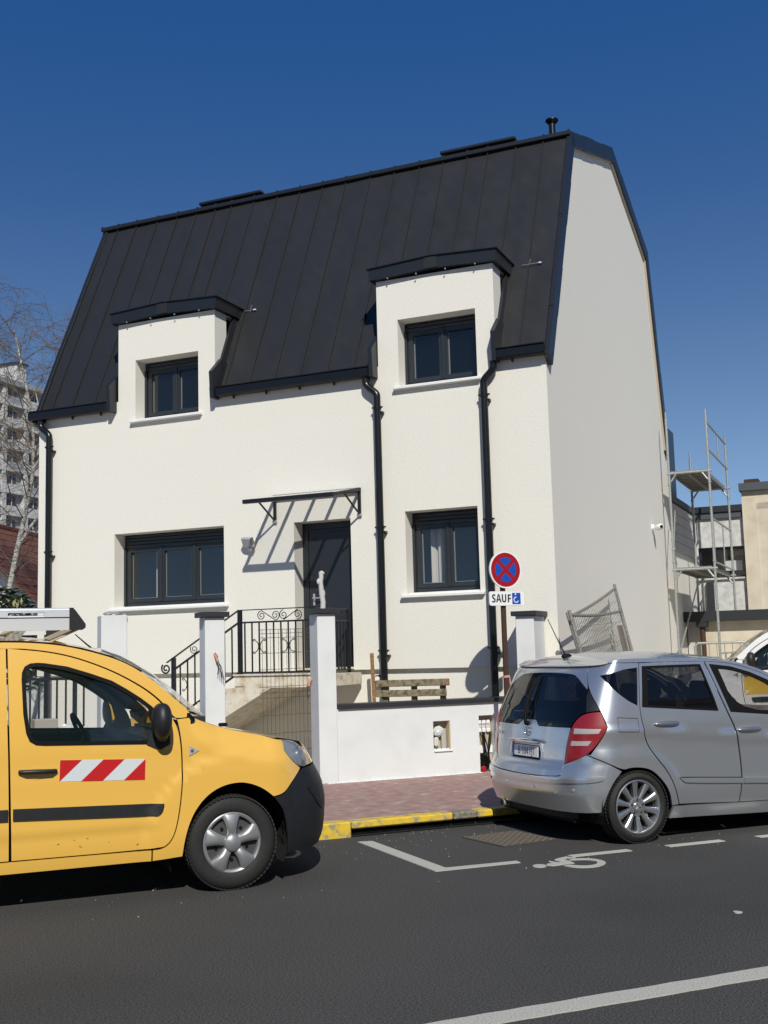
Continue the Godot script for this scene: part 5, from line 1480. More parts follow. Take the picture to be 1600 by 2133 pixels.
func wheel(root: Node3D, c: Vector3, side: float, r: float, w: float, rim: float, kind: String) -> void:
	var xf := Transform3D(Basis.IDENTITY if side > 0 else Basis(Vector3.UP, PI), c)
	var o := MeshInstance3D.new()
	o.name = "wheel"
	var h := w * 0.5
	var ty := mb()
	ty.lathe([Vector2(rim * 0.9, -h + 0.02), Vector2(rim + 0.01, -h + 0.004), Vector2(r - 0.05, -h), Vector2(r - 0.018, -h + 0.012), Vector2(r - 0.004, -h + 0.035), Vector2(r, -h * 0.4), Vector2(r, h * 0.4), Vector2(r - 0.004, h - 0.035), Vector2(r - 0.018, h - 0.012), Vector2(r - 0.05, h), Vector2(rim + 0.025, h - 0.002), Vector2(rim + 0.008, h - 0.006), Vector2(rim - 0.004, h - 0.018)], 56, Transform3D.IDENTITY, true)
	# tread blocks
	for i in 64:
		var a := TAU * i / 64
		for q in [[-0.78, 0.30], [-0.28, -0.35], [0.28, 0.35], [0.78, -0.30]]:
			var rr: float = r + (0.001 if absf(q[0]) < 0.5 else -0.004)
			var b := Basis(Vector3.BACK, a) * Basis(Vector3.RIGHT, q[1] * 0.5)
			ty.box(Vector3(cos(a + q[0] * 0.02) * rr, sin(a + q[0] * 0.02) * rr, q[0] * h), Vector3(0.009, TAU * r / 64 * 0.72, h * 0.36), b)
	o.mesh = ty.mesh()
	o.material_override = M.rubber
	o.transform = xf
	root.add_child(o, true)
	var dk := mb().lathe([Vector2(rim, -h * 0.3), Vector2(rim, h - 0.02)], 40)
	dk.lathe([Vector2(rim * 0.98, h * 0.1), Vector2(0.0, h * 0.1)], 32)
	part(dk, "well", M.void, o)
	if kind == "cap":
		var z := h - 0.012
		part(mb().lathe([Vector2(rim + 0.003, z - 0.03), Vector2(rim + 0.003, z - 0.004), Vector2(rim - 0.008, z + 0.004), Vector2(rim - 0.022, z - 0.002), Vector2(rim - 0.026, z - 0.03)], 56, Transform3D.IDENTITY, true), "rim", M.wheelcap, o)
		part(mb().lathe([Vector2(rim - 0.02, z - 0.035), Vector2(0.04, z - 0.028)], 40), "disc", mat(0.05, 0.05, 0.05, 0.6), o)
		for k in 5:
			var a := PI / 2 + TAU * k / 5 + 0.04
			var sp := mb().sheet(func(t: float, q: float) -> Vector3:
				var rr := lerpf(0.03, rim - 0.012, t)
				var hw := lerpf(0.034, 0.030, smoothstep(0.0, 0.4, t)) + 0.040 * pow(t, 2.2)
				var v := q * 2 - 1
				var bow := 0.030 * sin(t * PI * 0.85) + 0.004
				var zz := z - 0.006 + bow * (1 - 0.15 * t) - 0.018 * pow(absf(v), 3) 
				var pp := Vector2(rr * cos(0.0), v * hw).rotated(a)
				return Vector3(pp.x, pp.y, zz), 10, 8)
			for v in [-1.0, 1.0]:
				sp.sheet(func(t: float, q: float) -> Vector3:
					var rr := lerpf(0.03, rim - 0.012, t)
					var hw := lerpf(0.034, 0.030, smoothstep(0.0, 0.4, t)) + 0.040 * pow(t, 2.2)
					var bow := 0.030 * sin(t * PI * 0.85) + 0.004
					var zz := z - 0.006 + bow * (1 - 0.15 * t) - 0.018
					var pp := Vector2(rr, v * hw).rotated(a)
					return Vector3(pp.x, pp.y, lerpf(zz, z - 0.04, q)), 10, 1, v < 0)
			part(sp, "spoke", M.wheelcap, o)
		part(mb().lathe([Vector2(0.062, z + 0.0), Vector2(0.058, z + 0.018), Vector2(0.05, z + 0.026), Vector2(0.0, z + 0.030)], 32, Transform3D.IDENTITY, true), "hub", M.wheelcap, o)
		for k in 5:
			var a := PI / 2 + TAU * (k + 0.5) / 5
			part(mb().cyl(Vector3(cos(a) * 0.115, sin(a) * 0.115, z - 0.03), Vector3(cos(a) * 0.115, sin(a) * 0.115, z - 0.022), 0.012, -1, 8), "nut_cover", M.black, o)
	else:
		var z := h - 0.012
		part(mb().lathe([Vector2(rim + 0.004, z - 0.03), Vector2(rim + 0.004, z), Vector2(rim - 0.006, z + 0.004), Vector2(rim - 0.014, z - 0.004), Vector2(rim - 0.022, z - 0.05), Vector2(rim - 0.03, z - 0.14)], 56, Transform3D.IDENTITY, true), "rim", M.alloy, o)
		part(mb().lathe([Vector2(0.125, z - 0.09), Vector2(0.04, z - 0.09)], 36), "brake_disc", mat(0.25, 0.25, 0.25, 0.4, 0.8), o)
		part(mb().box(Vector3(0.10, -0.07, z - 0.08), Vector3(0.07, 0.09, 0.05), Basis.IDENTITY, 0.01), "caliper", mat(0.3, 0.28, 0.26, 0.6), o)
		for k in 10:
			var a := PI / 2 + TAU * k / 10 + 0.06
			var wfun := func(t: float) -> float: return 0.017 + 0.014 * t * t
			var zfun := func(t: float) -> float: return z - 0.022 + 0.020 * t
			var sp := mb().sheet(func(t: float, q: float) -> Vector3:
				var v := q * 2 - 1
				var pp := Vector2(lerpf(0.05, rim - 0.008, t), v * wfun.call(t)).rotated(a)
				return Vector3(pp.x, pp.y, zfun.call(t) - 0.010 * v * v), 8, 6)
			for v in [-1.0, 1.0]:
				sp.sheet(func(t: float, q: float) -> Vector3:
					var pp := Vector2(lerpf(0.05, rim - 0.008, t), v * wfun.call(t)).rotated(a)
					return Vector3(pp.x, pp.y, zfun.call(t) - 0.010 - 0.035 * q), 8, 1, v < 0)
			part(sp, "spoke", M.alloy, o)
		part(mb().lathe([Vector2(0.078, z - 0.05), Vector2(0.076, z - 0.018), Vector2(0.06, z - 0.012), Vector2(0.036, z - 0.014)], 32, Transform3D.IDENTITY, true), "hub", M.alloy, o)
		part(mb().lathe([Vector2(0.036, z - 0.02), Vector2(0.034, z - 0.004), Vector2(0.0, z)], 24, Transform3D.IDENTITY, true), "centre_cap", mat(0.55, 0.56, 0.57, 0.3, 0.8), o)
		var em := mb()
		for k in 3: em.box(Vector3(0, 0, z + 0.001) + Vector3(0, 0.013, 0).rotated(Vector3.BACK, TAU * k / 3 + 0.3), Vector3(0.005, 0.028, 0.003), Basis(Vector3.BACK, TAU * k / 3 + 0.3))
		part(em, "emblem", M.chrome, o)
		for k in 5:
			var a := TAU * k / 5 + 0.3
			part(mb().cyl(Vector3(cos(a) * 0.056, sin(a) * 0.056, z - 0.02), Vector3(cos(a) * 0.056, sin(a) * 0.056, z - 0.008), 0.0095, -1, 8), "bolt", mat(0.05, 0.05, 0.05, 0.4, 0.5), o)

func wheelhouse(root: Node3D, c: Vector3, r: float, side: float, zo: float) -> void:
	var m := mb()
	for i in 16:
		var a0 := lerpf(-0.4, PI + 0.4, i / 16.0); var a1 := lerpf(-0.4, PI + 0.4, (i + 1) / 16.0)
		var p0 := c + Vector3(cos(a0), sin(a0), 0) * r; var p1 := c + Vector3(cos(a1), sin(a1), 0) * r
		m.quad(Vector3(p0.x, p0.y, zo * side), Vector3(p1.x, p1.y, zo * side), Vector3(p1.x, p1.y, 0.42 * side), Vector3(p0.x, p0.y, 0.42 * side))
		m.tri(Vector3(c.x, c.y, 0.42 * side), Vector3(p0.x, p0.y, 0.42 * side), Vector3(p1.x, p1.y, 0.42 * side))
	part(m, "wheelhouse", M.void, root)

const DOORLINE := [-1.264, 1.669, -1.071, 1.624, -0.875, 1.548, -0.727, 1.473, -0.577, 1.377, -0.477, 1.283, -0.418, 1.190, -0.379, 1.118, -0.360, 0.966, -0.358, 0.767, -0.379, 0.570, -0.410, 0.425, -0.450, 0.358, -0.507, 0.328]
const ROOFLINE := [-0.255, 1.200, -0.574, 1.483, -0.753, 1.595, -0.972, 1.666, -1.167, 1.711, -1.359, 1.731, -1.548, 1.737, -2.4, 1.745, -3.1, 1.72, -3.32, 1.66]

func make_van(label: String, xf: Transform3D, body: Material, lower: Material, marked: bool) -> Node3D:
	var v := thing("delivery_van", label, "van", xf)
	var sk := BodySkin.new()
	sk.xf = 0.25; sk.lf = 1.05; sk.pf = 2.1
	sk.front = [0.2, 0.86, 0.284, 0.90, 0.4, 0.915, 0.547, 0.92, 0.664, 0.895, 0.775, 0.83, 0.894, 0.76, 0.978, 0.70, 1.02, 0.62, 1.2, 0.5]
	sk.xr = -3.05; sk.lr = 1.1; sk.pr = 4.5; sk.rear = [0.2, -3.36, 0.5, -3.42, 1.0, -3.40, 1.7, -3.30]
	sk.wide = func(x: float, y: float) -> float:
		var w := 0.90
		if y > 1.0: w -= 0.16 * pow(y - 1.0, 1.5)
		if y < 0.45: w -= 0.5 * (0.45 - y) * (0.45 - y)
		w += 0.014 * smoothstep(0.64, 0.57, Vector2(x, y - 0.32).length())
		w += 0.014 * smoothstep(0.62, 0.55, Vector2(x + 2.70, y - 0.32).length())
		if x > -0.3:
			var yt := lut(x, [-0.3, 1.2, -0.1, 1.10, 0.2, 1.02, 0.5, 0.96, 0.8, 0.9])
			var k := clampf((y - (yt - 0.16)) / 0.16, 0, 1.6)
			w -= 0.07 * k * k
		# pressed shoulder line above the sill
		w -= 0.006 * smoothstep(0.50, 0.46, y) * smoothstep(-0.45, -0.6, x)
		return w
	# front door with its window
	var win := [-1.407, 1.490, -1.404, 1.535, -1.388, 1.570, -1.355, 1.588, -1.31, 1.591, -1.265, 1.587, -1.121, 1.561, -0.974, 1.512, -0.827, 1.457, -0.729, 1.398, -0.629, 1.330, -0.555, 1.270, -0.520, 1.15, -0.528, 1.030, -1.27, 1.060, -1.32, 1.066, -1.358, 1.090, -1.379, 1.14, -1.397, 1.264]
	var door_poly := [-1.500, 1.694] + DOORLINE + [-1.466, 0.334, -1.478, 0.794, -1.493, 1.269]
	var doors := both(v, sk, "front_door", lower, door_poly, [win], 0.05)
	both(v, sk, "window_seal", M.black, grown(win, 0.006), [grown(win, -0.020)], 0.05, 0.004, 0.012, doors)
	both(v, sk, "window_glass", M.carglass, grown(win, -0.010), [], 0.08, -0.014, 0.0, doors)
	both(v, sk, "handle_recess", lower, [-1.365, 0.90, -1.33, 0.925, -1.30, 0.925, -1.26, 0.90, -1.26, 0.86, -1.30, 0.838, -1.33, 0.838, -1.365, 0.86], [], 0.03, 0.002, 0.004, doors)
	for d in doors:
		var s := 1.0 if d == doors[0] else -1.0
		part(mb().tube([Vector3(-1.425, 0.892, 0.905 * s), Vector3(-1.39, 0.893, 0.930 * s), Vector3(-1.31, 0.892, 0.936 * s), Vector3(-1.23, 0.888, 0.930 * s), Vector3(-1.195, 0.886, 0.905 * s)], 0.016, 10), "handle", M.plastic, d)
	both(v, sk, "rubbing_strip", M.plastic, [-1.462, 0.661, -0.52, 0.629, -0.483, 0.625, -0.492, 0.58, -0.515, 0.556, -0.549, 0.551, -1.462, 0.589], [], 0.08, 0.014, 0.016, doors)
	if marked:
		# red and white warning foil
		var a := Vector2(-1.172, 0.816); var b := Vector2(-0.610, 0.792); var c := Vector2(-0.606, 0.930); var d := Vector2(-1.168, 0.955)
		var bl := func(t: float, q: float) -> Vector2: return a.lerp(b, t).lerp(d.lerp(c, t), q)
		var white: Array = []
		for q in [bl.call(0, 0), bl.call(1, 0), bl.call(1, 1), bl.call(0, 1)]: white.append_array([q.x, q.y])
		var wf := mb().panel(pv(white), [], func(u: float, y: float) -> Vector3: return sk.at(u, y, 0.002), 0.08, 0.002)
		var foil := part(wf, "warning_foil", M.sticker_white, doors[0], "red and white striped warning foil")
		for st in [[0.0, 0.0, 0.0, 1.0, 0.25, 1.0], [0.25, 0.0, 0.50, 1.0, 0.75, 1.0, 0.50, 0.0], [0.75, 0.0, 1.0, 1.0, 1.0, 0.0]]:
			var p: Array = []
			for i in range(0, st.size(), 2):
				var q: Vector2 = bl.call(st[i], st[i + 1])
				p.append_array([q.x, q.y])
			part(mb().panel(pv(p), [], func(u: float, y: float) -> Vector3: return sk.at(u, y, 0.0035), 0.08, 0.001), "red_stripe", M.sticker_red, foil)
	else:
		both(v, sk, "yellow_foil", M.post_yellow, [-1.455, 0.70, -0.385, 0.66, -0.375, 0.80, -0.40, 0.985, -1.475, 1.03], [], 0.08, 0.002, 0.002, doors)
		both(v, sk, "yellow_foil", M.post_yellow, [-1.50, 0.70, -1.51, 1.03, -3.0, 1.03, -3.0, 0.76], [], 0.1, 0.002, 0.002)
	# dark lining of the cab
	both(v, sk, "cab_lining", M.black, door_poly, [grown(win, 0.012)], 0.1, -0.045, 0.0, doors)
	both(v, sk, "cab_lining", M.black, [-0.39, 1.19, -0.44, 1.204, -0.49, 1.291, -0.58, 1.386, -0.73, 1.475, -0.88, 1.548, -1.075, 1.62, -1.262, 1.66, -1.60, 1.69, -1.60, 1.72, -1.359, 1.715, -1.167, 1.695, -0.972, 1.65, -0.753, 1.58, -0.574, 1.465, -0.27, 1.195], [], 0.1, -0.03, 0.0)
	# fender, pillar, rear side, sill
	both(v, sk, "fender", body, [-0.368, 1.120, -0.350, 0.966, -0.349, 0.767, -0.370, 0.570, -0.401, 0.425, -0.442, 0.350, -0.500, 0.319, -0.556, 0.318, -0.556, 0.250, -0.356, 0.263, -0.344, 0.356, -0.319, 0.454, -0.275, 0.552, -0.212, 0.631, -0.141, 0.686, -0.052, 0.722, 0.048, 0.733, 0.130, 0.718, 0.221, 0.678, 0.296, 0.618, 0.377, 0.632, 0.454, 0.705, 0.585, 0.792, 0.502, 0.852, 0.450, 0.925, 0.487, 1.00, 0.44, 0.998, 0.2, 1.045, -0.05, 1.105, -0.2, 1.160, -0.265, 1.192, -0.384, 1.183], [], 0.05)
	both(v, sk, "pillar", body, [-0.384, 1.190, -0.410, 1.204, -0.468, 1.291, -0.570, 1.386, -0.722, 1.482, -0.871, 1.557, -1.068, 1.633, -1.262, 1.678, -1.500, 1.703, -3.05, 1.66, -3.3, 1.64] + [-3.1, 1.72, -2.4, 1.745, -1.548, 1.737, -1.359, 1.731, -1.167, 1.711, -0.972, 1.666, -0.753, 1.595, -0.574, 1.483, -0.258, 1.199], [], 0.07)
	var arch := []
	for i in 15:
		var t := PI * i / 14
		arch.append_array([-2.70 + 0.40 * cos(PI - t) * -1.0 * -1.0, 0.32 + 0.40 * sin(t)])
	var rs := [-1.484, 0.334, -1.490, 0.794, -1.505, 1.269, -1.512, 1.694, -3.05, 1.65, -3.6, 1.60, -4.15, 1.60, -4.15, 0.45, -3.5, 0.42, -3.10, 0.40, -3.10, 0.32]
	for i in 15:
		var t := PI * (1 - i / 14.0)
		rs.append_array([-2.70 + 0.40 * cos(t), 0.32 + 0.40 * sin(t)])
	rs.append_array([-2.30, 0.334])
	both(v, sk, "side_panel", lower, rs, [], 0.08)
	both(v, sk, "sill", body, [-2.29, 0.25, -0.566, 0.249, -0.566, 0.318, -1.466, 0.325, -2.29, 0.325], [], 0.08)
	both(v, sk, "rubbing_strip", M.plastic, [-1.493, 0.660, -1.493, 0.588, -2.2, 0.60, -2.2, 0.672], [], 0.1, 0.014, 0.016)
	for s in [1.0, -1.0]:
		part(mb().tube([Vector3(-1.76, 0.90, 0.905 * s), Vector3(-1.72, 0.90, 0.930 * s), Vector3(-1.62, 0.90, 0.930 * s), Vector3(-1.56, 0.898, 0.905 * s)], 0.016, 10), "handle", M.plastic, v)
		wheel(v, Vector3(0, 0.32, 0.795 * s), s, 0.32, 0.195, 0.207, "cap")
		wheel(v, Vector3(-2.70, 0.32, 0.795 * s), s, 0.32, 0.195, 0.207, "cap")
		wheelhouse(v, Vector3(-0.02, 0.32, 0), 0.43, s, 0.86)
		wheelhouse(v, Vector3(-2.70, 0.32, 0), 0.42, s, 0.86)
		part(mb().sheet(func(a: float, b: float) -> Vector3:
			var t := lerpf(0.05, 2.9, a)
			return Vector3(cos(t) * 0.40 - 0.02, 0.32 + sin(t) * 0.405, s * lerpf(0.84, 0.872, b)), 20, 1), "arch_liner", M.black, v)
	# bumper, headlights, nose
	across(v, sk, "bumper", M.plastic, [1.30, 0.21, 0.60, 0.215, 0.42, 0.222, 0.391, 0.446, 0.362, 0.536, 0.302, 0.609, 0.380, 0.623, 0.460, 0.696, 0.590, 0.783, 0.72, 0.79, 1.30, 0.80], 1.30, 0.05)
	both(v, sk, "fog_lamp_cover", M.plastic, [0.615, 0.649, 0.75, 0.66, 0.90, 0.62, 0.90, 0.47, 0.78, 0.47, 0.665, 0.580], [], 0.05, 0.006, 0.010)
	var hl := [0.459, 0.925, 0.510, 0.857, 0.592, 0.800, 0.70, 0.797, 0.80, 0.84, 0.82, 0.90, 0.70, 0.965, 0.60, 0.990, 0.497, 0.998]
	both(v, sk, "headlight_body", mat(0.20, 0.21, 0.22, 0.4, 0.5), hl, [], 0.06, -0.05, 0.02)
	var lens := both(v, sk, "headlight", M.lamp_glass, hl, [], 0.05, 0.001, 0.02)
	for i in 2:
		var s := 1.0 if i == 0 else -1.0
		var c := sk.at(0.66, 0.89, -0.045); c.z *= s
		part(mb().lathe([Vector2(0.06, 0.03), Vector2(0.045, 0.0), Vector2(0.0, -0.02)], 20, Transform3D(Basis.looking_at(Vector3(-1, 0, -0.5 * s).normalized()), c), true), "reflector", M.chrome, lens[i])
	across(v, sk, "nose", body, [1.30, 0.806, 0.735, 0.803, 0.81, 0.84, 0.832, 0.90, 0.80, 0.925, 1.30, 0.945], 1.30, 0.06)
	# bonnet, windscreen, roof
	var yt := func(x: float) -> float: return lut(x, [-0.26, 1.196, -0.2, 1.163, -0.05, 1.108, 0.2, 1.048, 0.44, 1.001, 0.6, 0.965, 0.72, 0.93])
	var hood := mb().sheet(func(a: float, b: float) -> Vector3:
		var q := b * 2 - 1
		var xfr := 0.25 + (0.735 - 0.25) * pow(maxf(0.0, 1 - pow(absf(q), 2.1)), 1 / 2.1)
		var x0 := -0.26 + 0.24 * (1 - q * q)
		var x := lerpf(x0, xfr, a)
		var y: float = yt.call(x) + 0.025 * (1 - pow(absf(q), 2.5)) * (1 - pow(a, 6.0)) - 0.045 * (1 - q * q) * (1 - a)
		return Vector3(x, y, q * (0.90 - 0.012 - 0.07 * 1.35)), 18, 24, true)
	part(hood, "bonnet", body, v)
	var ap := func(t: float) -> Vector2:
		var pts := [Vector2(-0.255, 1.195), Vector2(-0.41, 1.34), Vector2(-0.574, 1.480), Vector2(-0.753, 1.592), Vector2(-0.90, 1.642)]
		var k := t * 3.999
		return pts[int(k)].lerp(pts[int(k) + 1], k - int(k))
	var sw := func(p: Vector2) -> float: return 0.90 - 0.16 * pow(p.y - 1.0, 1.5)
	var ws := func(inset: float) -> Callable:
		return func(a: float, b: float) -> Vector3:
			var q := (b * 2 - 1)
			var p: Vector2 = ap.call(lerpf(0.02, 0.99, a))
			var bul := lerpf(0.24, 0.10, a)
			return Vector3(p.x + bul * (1 - q * q), p.y + 0.055 * (1 - q * q) * a - 0.03 * (1 - q * q) * (1 - a) - inset, q * (sw.call(p) - 0.02))
	part(mb().sheet(ws.call(0.0), 10, 16, true), "windscreen", M.carglass, v)
	part(mb().tube([Vector3(-0.10, 1.155, -0.55), Vector3(-0.14, 1.20, 0.0), Vector3(-0.13, 1.19, 0.5)], 0.009, 6), "wiper", M.black, v)
	part(mb().box(Vector3(0.0, 1.118, 0.66), Vector3(0.06, 0.025, 0.05), Basis.IDENTITY, 0.008), "washer_cover", M.black, v)
	var re := func(x: float) -> float: return lut(x, [-3.32, 1.64, -3.1, 1.72, -2.4, 1.745, -1.548, 1.737, -1.359, 1.731, -1.167, 1.711, -0.972, 1.666, -0.90, 1.642])
	var roof := mb().sheet(func(a: float, b: float) -> Vector3:
		var q := b * 2 - 1
		var x := lerpf(-3.32, -0.90 + 0.10 * (1 - q * q), a)
		var ye: float = re.call(minf(x, -0.90))
		return Vector3(x, ye + 0.055 * (1 - pow(absf(q), 2.4)), q * (0.90 - 0.16 * pow(ye - 1.0, 1.5))), 26, 16, true)
	part(roof, "roof", body, v)
	var hlin := mb().sheet(func(a: float, b: float) -> Vector3:
		var q := b * 2 - 1
		var x := lerpf(-1.7, -0.93 + 0.10 * (1 - q * q), a)
		var ye: float = re.call(minf(x, -0.90)) - 0.05
		return Vector3(x, ye + 0.055 * (1 - pow(absf(q), 2.4)), q * (0.87 - 0.16 * pow(ye - 1.0, 1.5))), 8, 10)
	part(hlin, "headlining", mat(0.03, 0.03, 0.03, 0.9), v)
	for s in [1.0, -1.0]:
		var pl := []
		for i in 9:
			var p: Vector2 = ap.call(i / 8.0 * 0.99)
			pl.append(Vector3(p.x - 0.02, p.y - 0.045, s * (sw.call(p) - 0.055)))
		part(mb().tube(pl, 0.045, 8), "pillar_lining", M.black, v)
	for s in [1.0, -1.0]:
		var pa := []
		for i in 14:
			var x := lerpf(-0.62, -3.2, i / 13.0)
			var ye := lut(x, [-3.32, 1.645, -3.1, 1.722, -2.4, 1.747, -1.548, 1.739, -1.359, 1.733, -1.167, 1.713, -0.972, 1.668, -0.753, 1.597, -0.574, 1.485])
			pa.append(Vector3(x, ye + 0.004, s * (0.90 - 0.16 * pow(ye - 1.0, 1.5) - 0.01)))
		part(mb().tube(pa, 0.009, 6), "roof_seal", M.black, v)
		# door mirror
		var mc := Vector3(-0.515, 1.185, 1.0 * s)
		var mm := mb().append_lump2(mc, Vector3(0.065, 0.118, 0.095))
		part(mm, "mirror", M.plastic, v)
		part(mb().tube([Vector3(-0.49, 1.06, 0.86 * s), Vector3(-0.50, 1.08, 0.93 * s), Vector3(-0.505, 1.12, 0.97 * s)], 0.045, 10), "mirror_arm", M.plastic, v)
		part(mb().panel(pv([-0.60, 1.03, -0.505, 0.985, -0.44, 1.02, -0.44, 1.10, -0.53, 1.18]), [], func(u: float, y: float) -> Vector3:
			var p := sk.at(u, y, 0.016); return Vector3(p.x, p.y, p.z * s), 0.05, 0.016, true, s), "mirror_base", M.plastic, v)
		# side repeater
		part(mb().panel(pv([-0.306, 1.004, -0.234, 0.965, -0.306, 0.930]), [], func(u: float, y: float) -> Vector3:
			var p := sk.at(u, y, 0.006); return Vector3(p.x, p.y, p.z * s), 0.05, 0.008, true, s), "side_repeater", M.white_lens, v)
		part(mb().cyl(Vector3(-0.285, 0.966, 0.88 * s), Vector3(-0.285, 0.966, 0.910 * s), 0.011, -1, 10), "repeater_lens", mat(0.1, 0.1, 0.1, 0.2), v)
	# tail
	var tail := mb().span(Vector3(-3.40, 0.42, -0.80), Vector3(-3.33, 1.62, 0.80), 0.02)
	part(tail, "rear_doors", body, v)
	for s in [1.0, -1.0]: part(mb().span(Vector3(-3.44, 0.85, 0.70 * s - 0.08), Vector3(-3.36, 1.30, 0.70 * s + 0.08), 0.02), "tail_lamp", M.red_lens, v)
	part(mb().span(Vector3(-3.47, 0.25, -0.86), Vector3(-3.30, 0.47, 0.86), 0.03), "rear_bumper", M.plastic, v)
	# inside
	part(mb().span(Vector3(-3.3, 0.21, -0.62), Vector3(0.55, 0.36, 0.62)), "underbody", M.void, v)
	part(mb().span(Vector3(-1.66, 0.36, -0.86), Vector3(-1.62, 1.62, 0.86)), "bulkhead", M.black, v)
	part(mb().span(Vector3(-1.62, 0.36, -0.84), Vector3(-0.55, 0.40, 0.84)), "cab_floor", M.black, v)
	part(mb().span(Vector3(-0.62, 0.40, -0.80), Vector3(-0.22, 1.06, 0.80), 0.05), "dashboard", M.black, v)
	part(mb().span(Vector3(-0.36, 0.5, -0.78), Vector3(0.02, 1.08, 0.78)), "scuttle", M.black, v)
	for s in [1.0, -1.0]:
		part(mb().box(Vector3(-1.25, 0.62, 0.38 * s), Vector3(0.50, 0.16, 0.48), Basis.IDENTITY, 0.05), "seat", mat(0.03, 0.032, 0.036, 0.9), v)
		part(mb().box(Vector3(-1.50, 0.92, 0.38 * s), Vector3(0.13, 0.60, 0.46), Basis(Vector3.BACK, 0.18), 0.05), "seat_back", mat(0.03, 0.032, 0.036, 0.9), v)
		part(mb().box(Vector3(-1.57, 1.30, 0.38 * s), Vector3(0.08, 0.18, 0.26), Basis(Vector3.BACK, 0.15), 0.035), "headrest", mat(0.03, 0.032, 0.036, 0.9), v)
	var swp := []
	for i in 25:
		var a := TAU * i / 24
		swp.append(Vector3(-0.83, 1.02, -0.38) + Basis(Vector3.BACK, 0.45) * Vector3(0, cos(a) * 0.19, sin(a) * 0.19))
	part(mb().tube(swp, 0.016, 8), "steering_wheel", M.black, v)
	part(mb().tube([Vector3(-0.83, 1.02, -0.38), Vector3(-0.55, 0.90, -0.38)], 0.05, 8), "steering_column", M.black, v)
	return v

func make_vehicles() -> void:
	var v := make_van("yellow delivery van with red and white striped foil on its door", sx(-2.349, 0, 3.83), M.yellow, M.yellow, true)
	# mud specks and scuffs on the lower door: part of the van
	var dirt := mb()
	rng.seed = 5
	for i in 26:
		var u := -1.35 + 0.75 * rng.randf(); var y := 0.36 + 0.16 * rng.randf()
		if i > 18:
			u = -0.50 + 0.1 * rng.randf(); y = 0.27 + 0.05 * rng.randf()
		dirt.box(Vector3(u, y, 0.9 - 0.5 * pow(maxf(0, 0.45 - y), 2) - (0.006 if u < -0.6 else 0.0)), Vector3(rng.randf_range(0.004, 0.018), rng.randf_range(0.003, 0.006), 0.002), Basis(Vector3.BACK, rng.randf_range(-0.5, 0.5)))
	var dp := part(dirt, "mud_specks", mat(0.10, 0.07, 0.03, 0.9), v)
	dp.set_meta("kind", "stuff")
	# aerial
	part(mb().tube([Vector3(-0.76, 1.64, 0.0), Vector3(-0.86, 1.72, 0.0), Vector3(-0.95, 1.80, 0.0)], 0.009, 6, 0.004), "aerial", M.black, v)
	# roof rack
	var r := thing("roof_rack", "aluminium roof rack with black end caps on the yellow van", "roof rack", sx(-2.349, 1.74, 3.83))
	for s in [1.0, -1.0]:
		var z = 0.66 * s
		var rl := mb().solids([Rect2(-3.3, 0.075, 2.22, 0.082), Rect2(-3.3, 0.165, 2.22, 0.036)], [Rect2(-1.49, 0.167, 0.24, 0.030), Rect2(-2.25, 0.167, 0.30, 0.030)], z - 0.02, z + 0.02)
		part(rl, "side_rail", M.alu, r)
		part(mb().span(Vector3(-3.3, 0.157, z - 0.010), Vector3(-1.08, 0.165, z + 0.010)), "groove", M.black, r)
		part(mb().tube([Vector3(-3.3, 0.211, z), Vector3(-1.06, 0.211, z)], 0.017, 12), "top_tube", M.alu, r)
		part(mb().prism(pv([-1.085, 0.075, -0.995, 0.075, -0.975, 0.09, -0.975, 0.115, -1.04, 0.205, -1.06, 0.228, -1.085, 0.228]), z - 0.028, z + 0.028), "end_cap", M.plastic, r)
		for x in [-1.45, -2.6]:
			part(mb().prism(pv([x - 0.10, 0.0, x + 0.02, 0.0, x + 0.08, 0.075, x + 0.0, 0.075]), z - 0.03, z + 0.03), "foot", M.galv_old, r)
	for x in [-1.40, -1.95, -2.6, -3.1]:
		part(mb().span(Vector3(x - 0.04, 0.078, -0.64), Vector3(x + 0.04, 0.098, 0.64), 0.004), "cross_bar", M.alu, r)
	part(mb().box(Vector3(-1.12, 0.035, 0), Vector3(0.30, 0.014, 1.28), Basis(Vector3.BACK, 0.42), 0.003), "wind_deflector", mat(0.42, 0.34, 0.20, 0.6), r)
	# the second van in the drive
	make_van("white van with yellow sides parked before the scaffold beyond the silver car", hx(1.42, 0.16, -4.75, PI), M.white, M.white, false)
	make_hatchback()

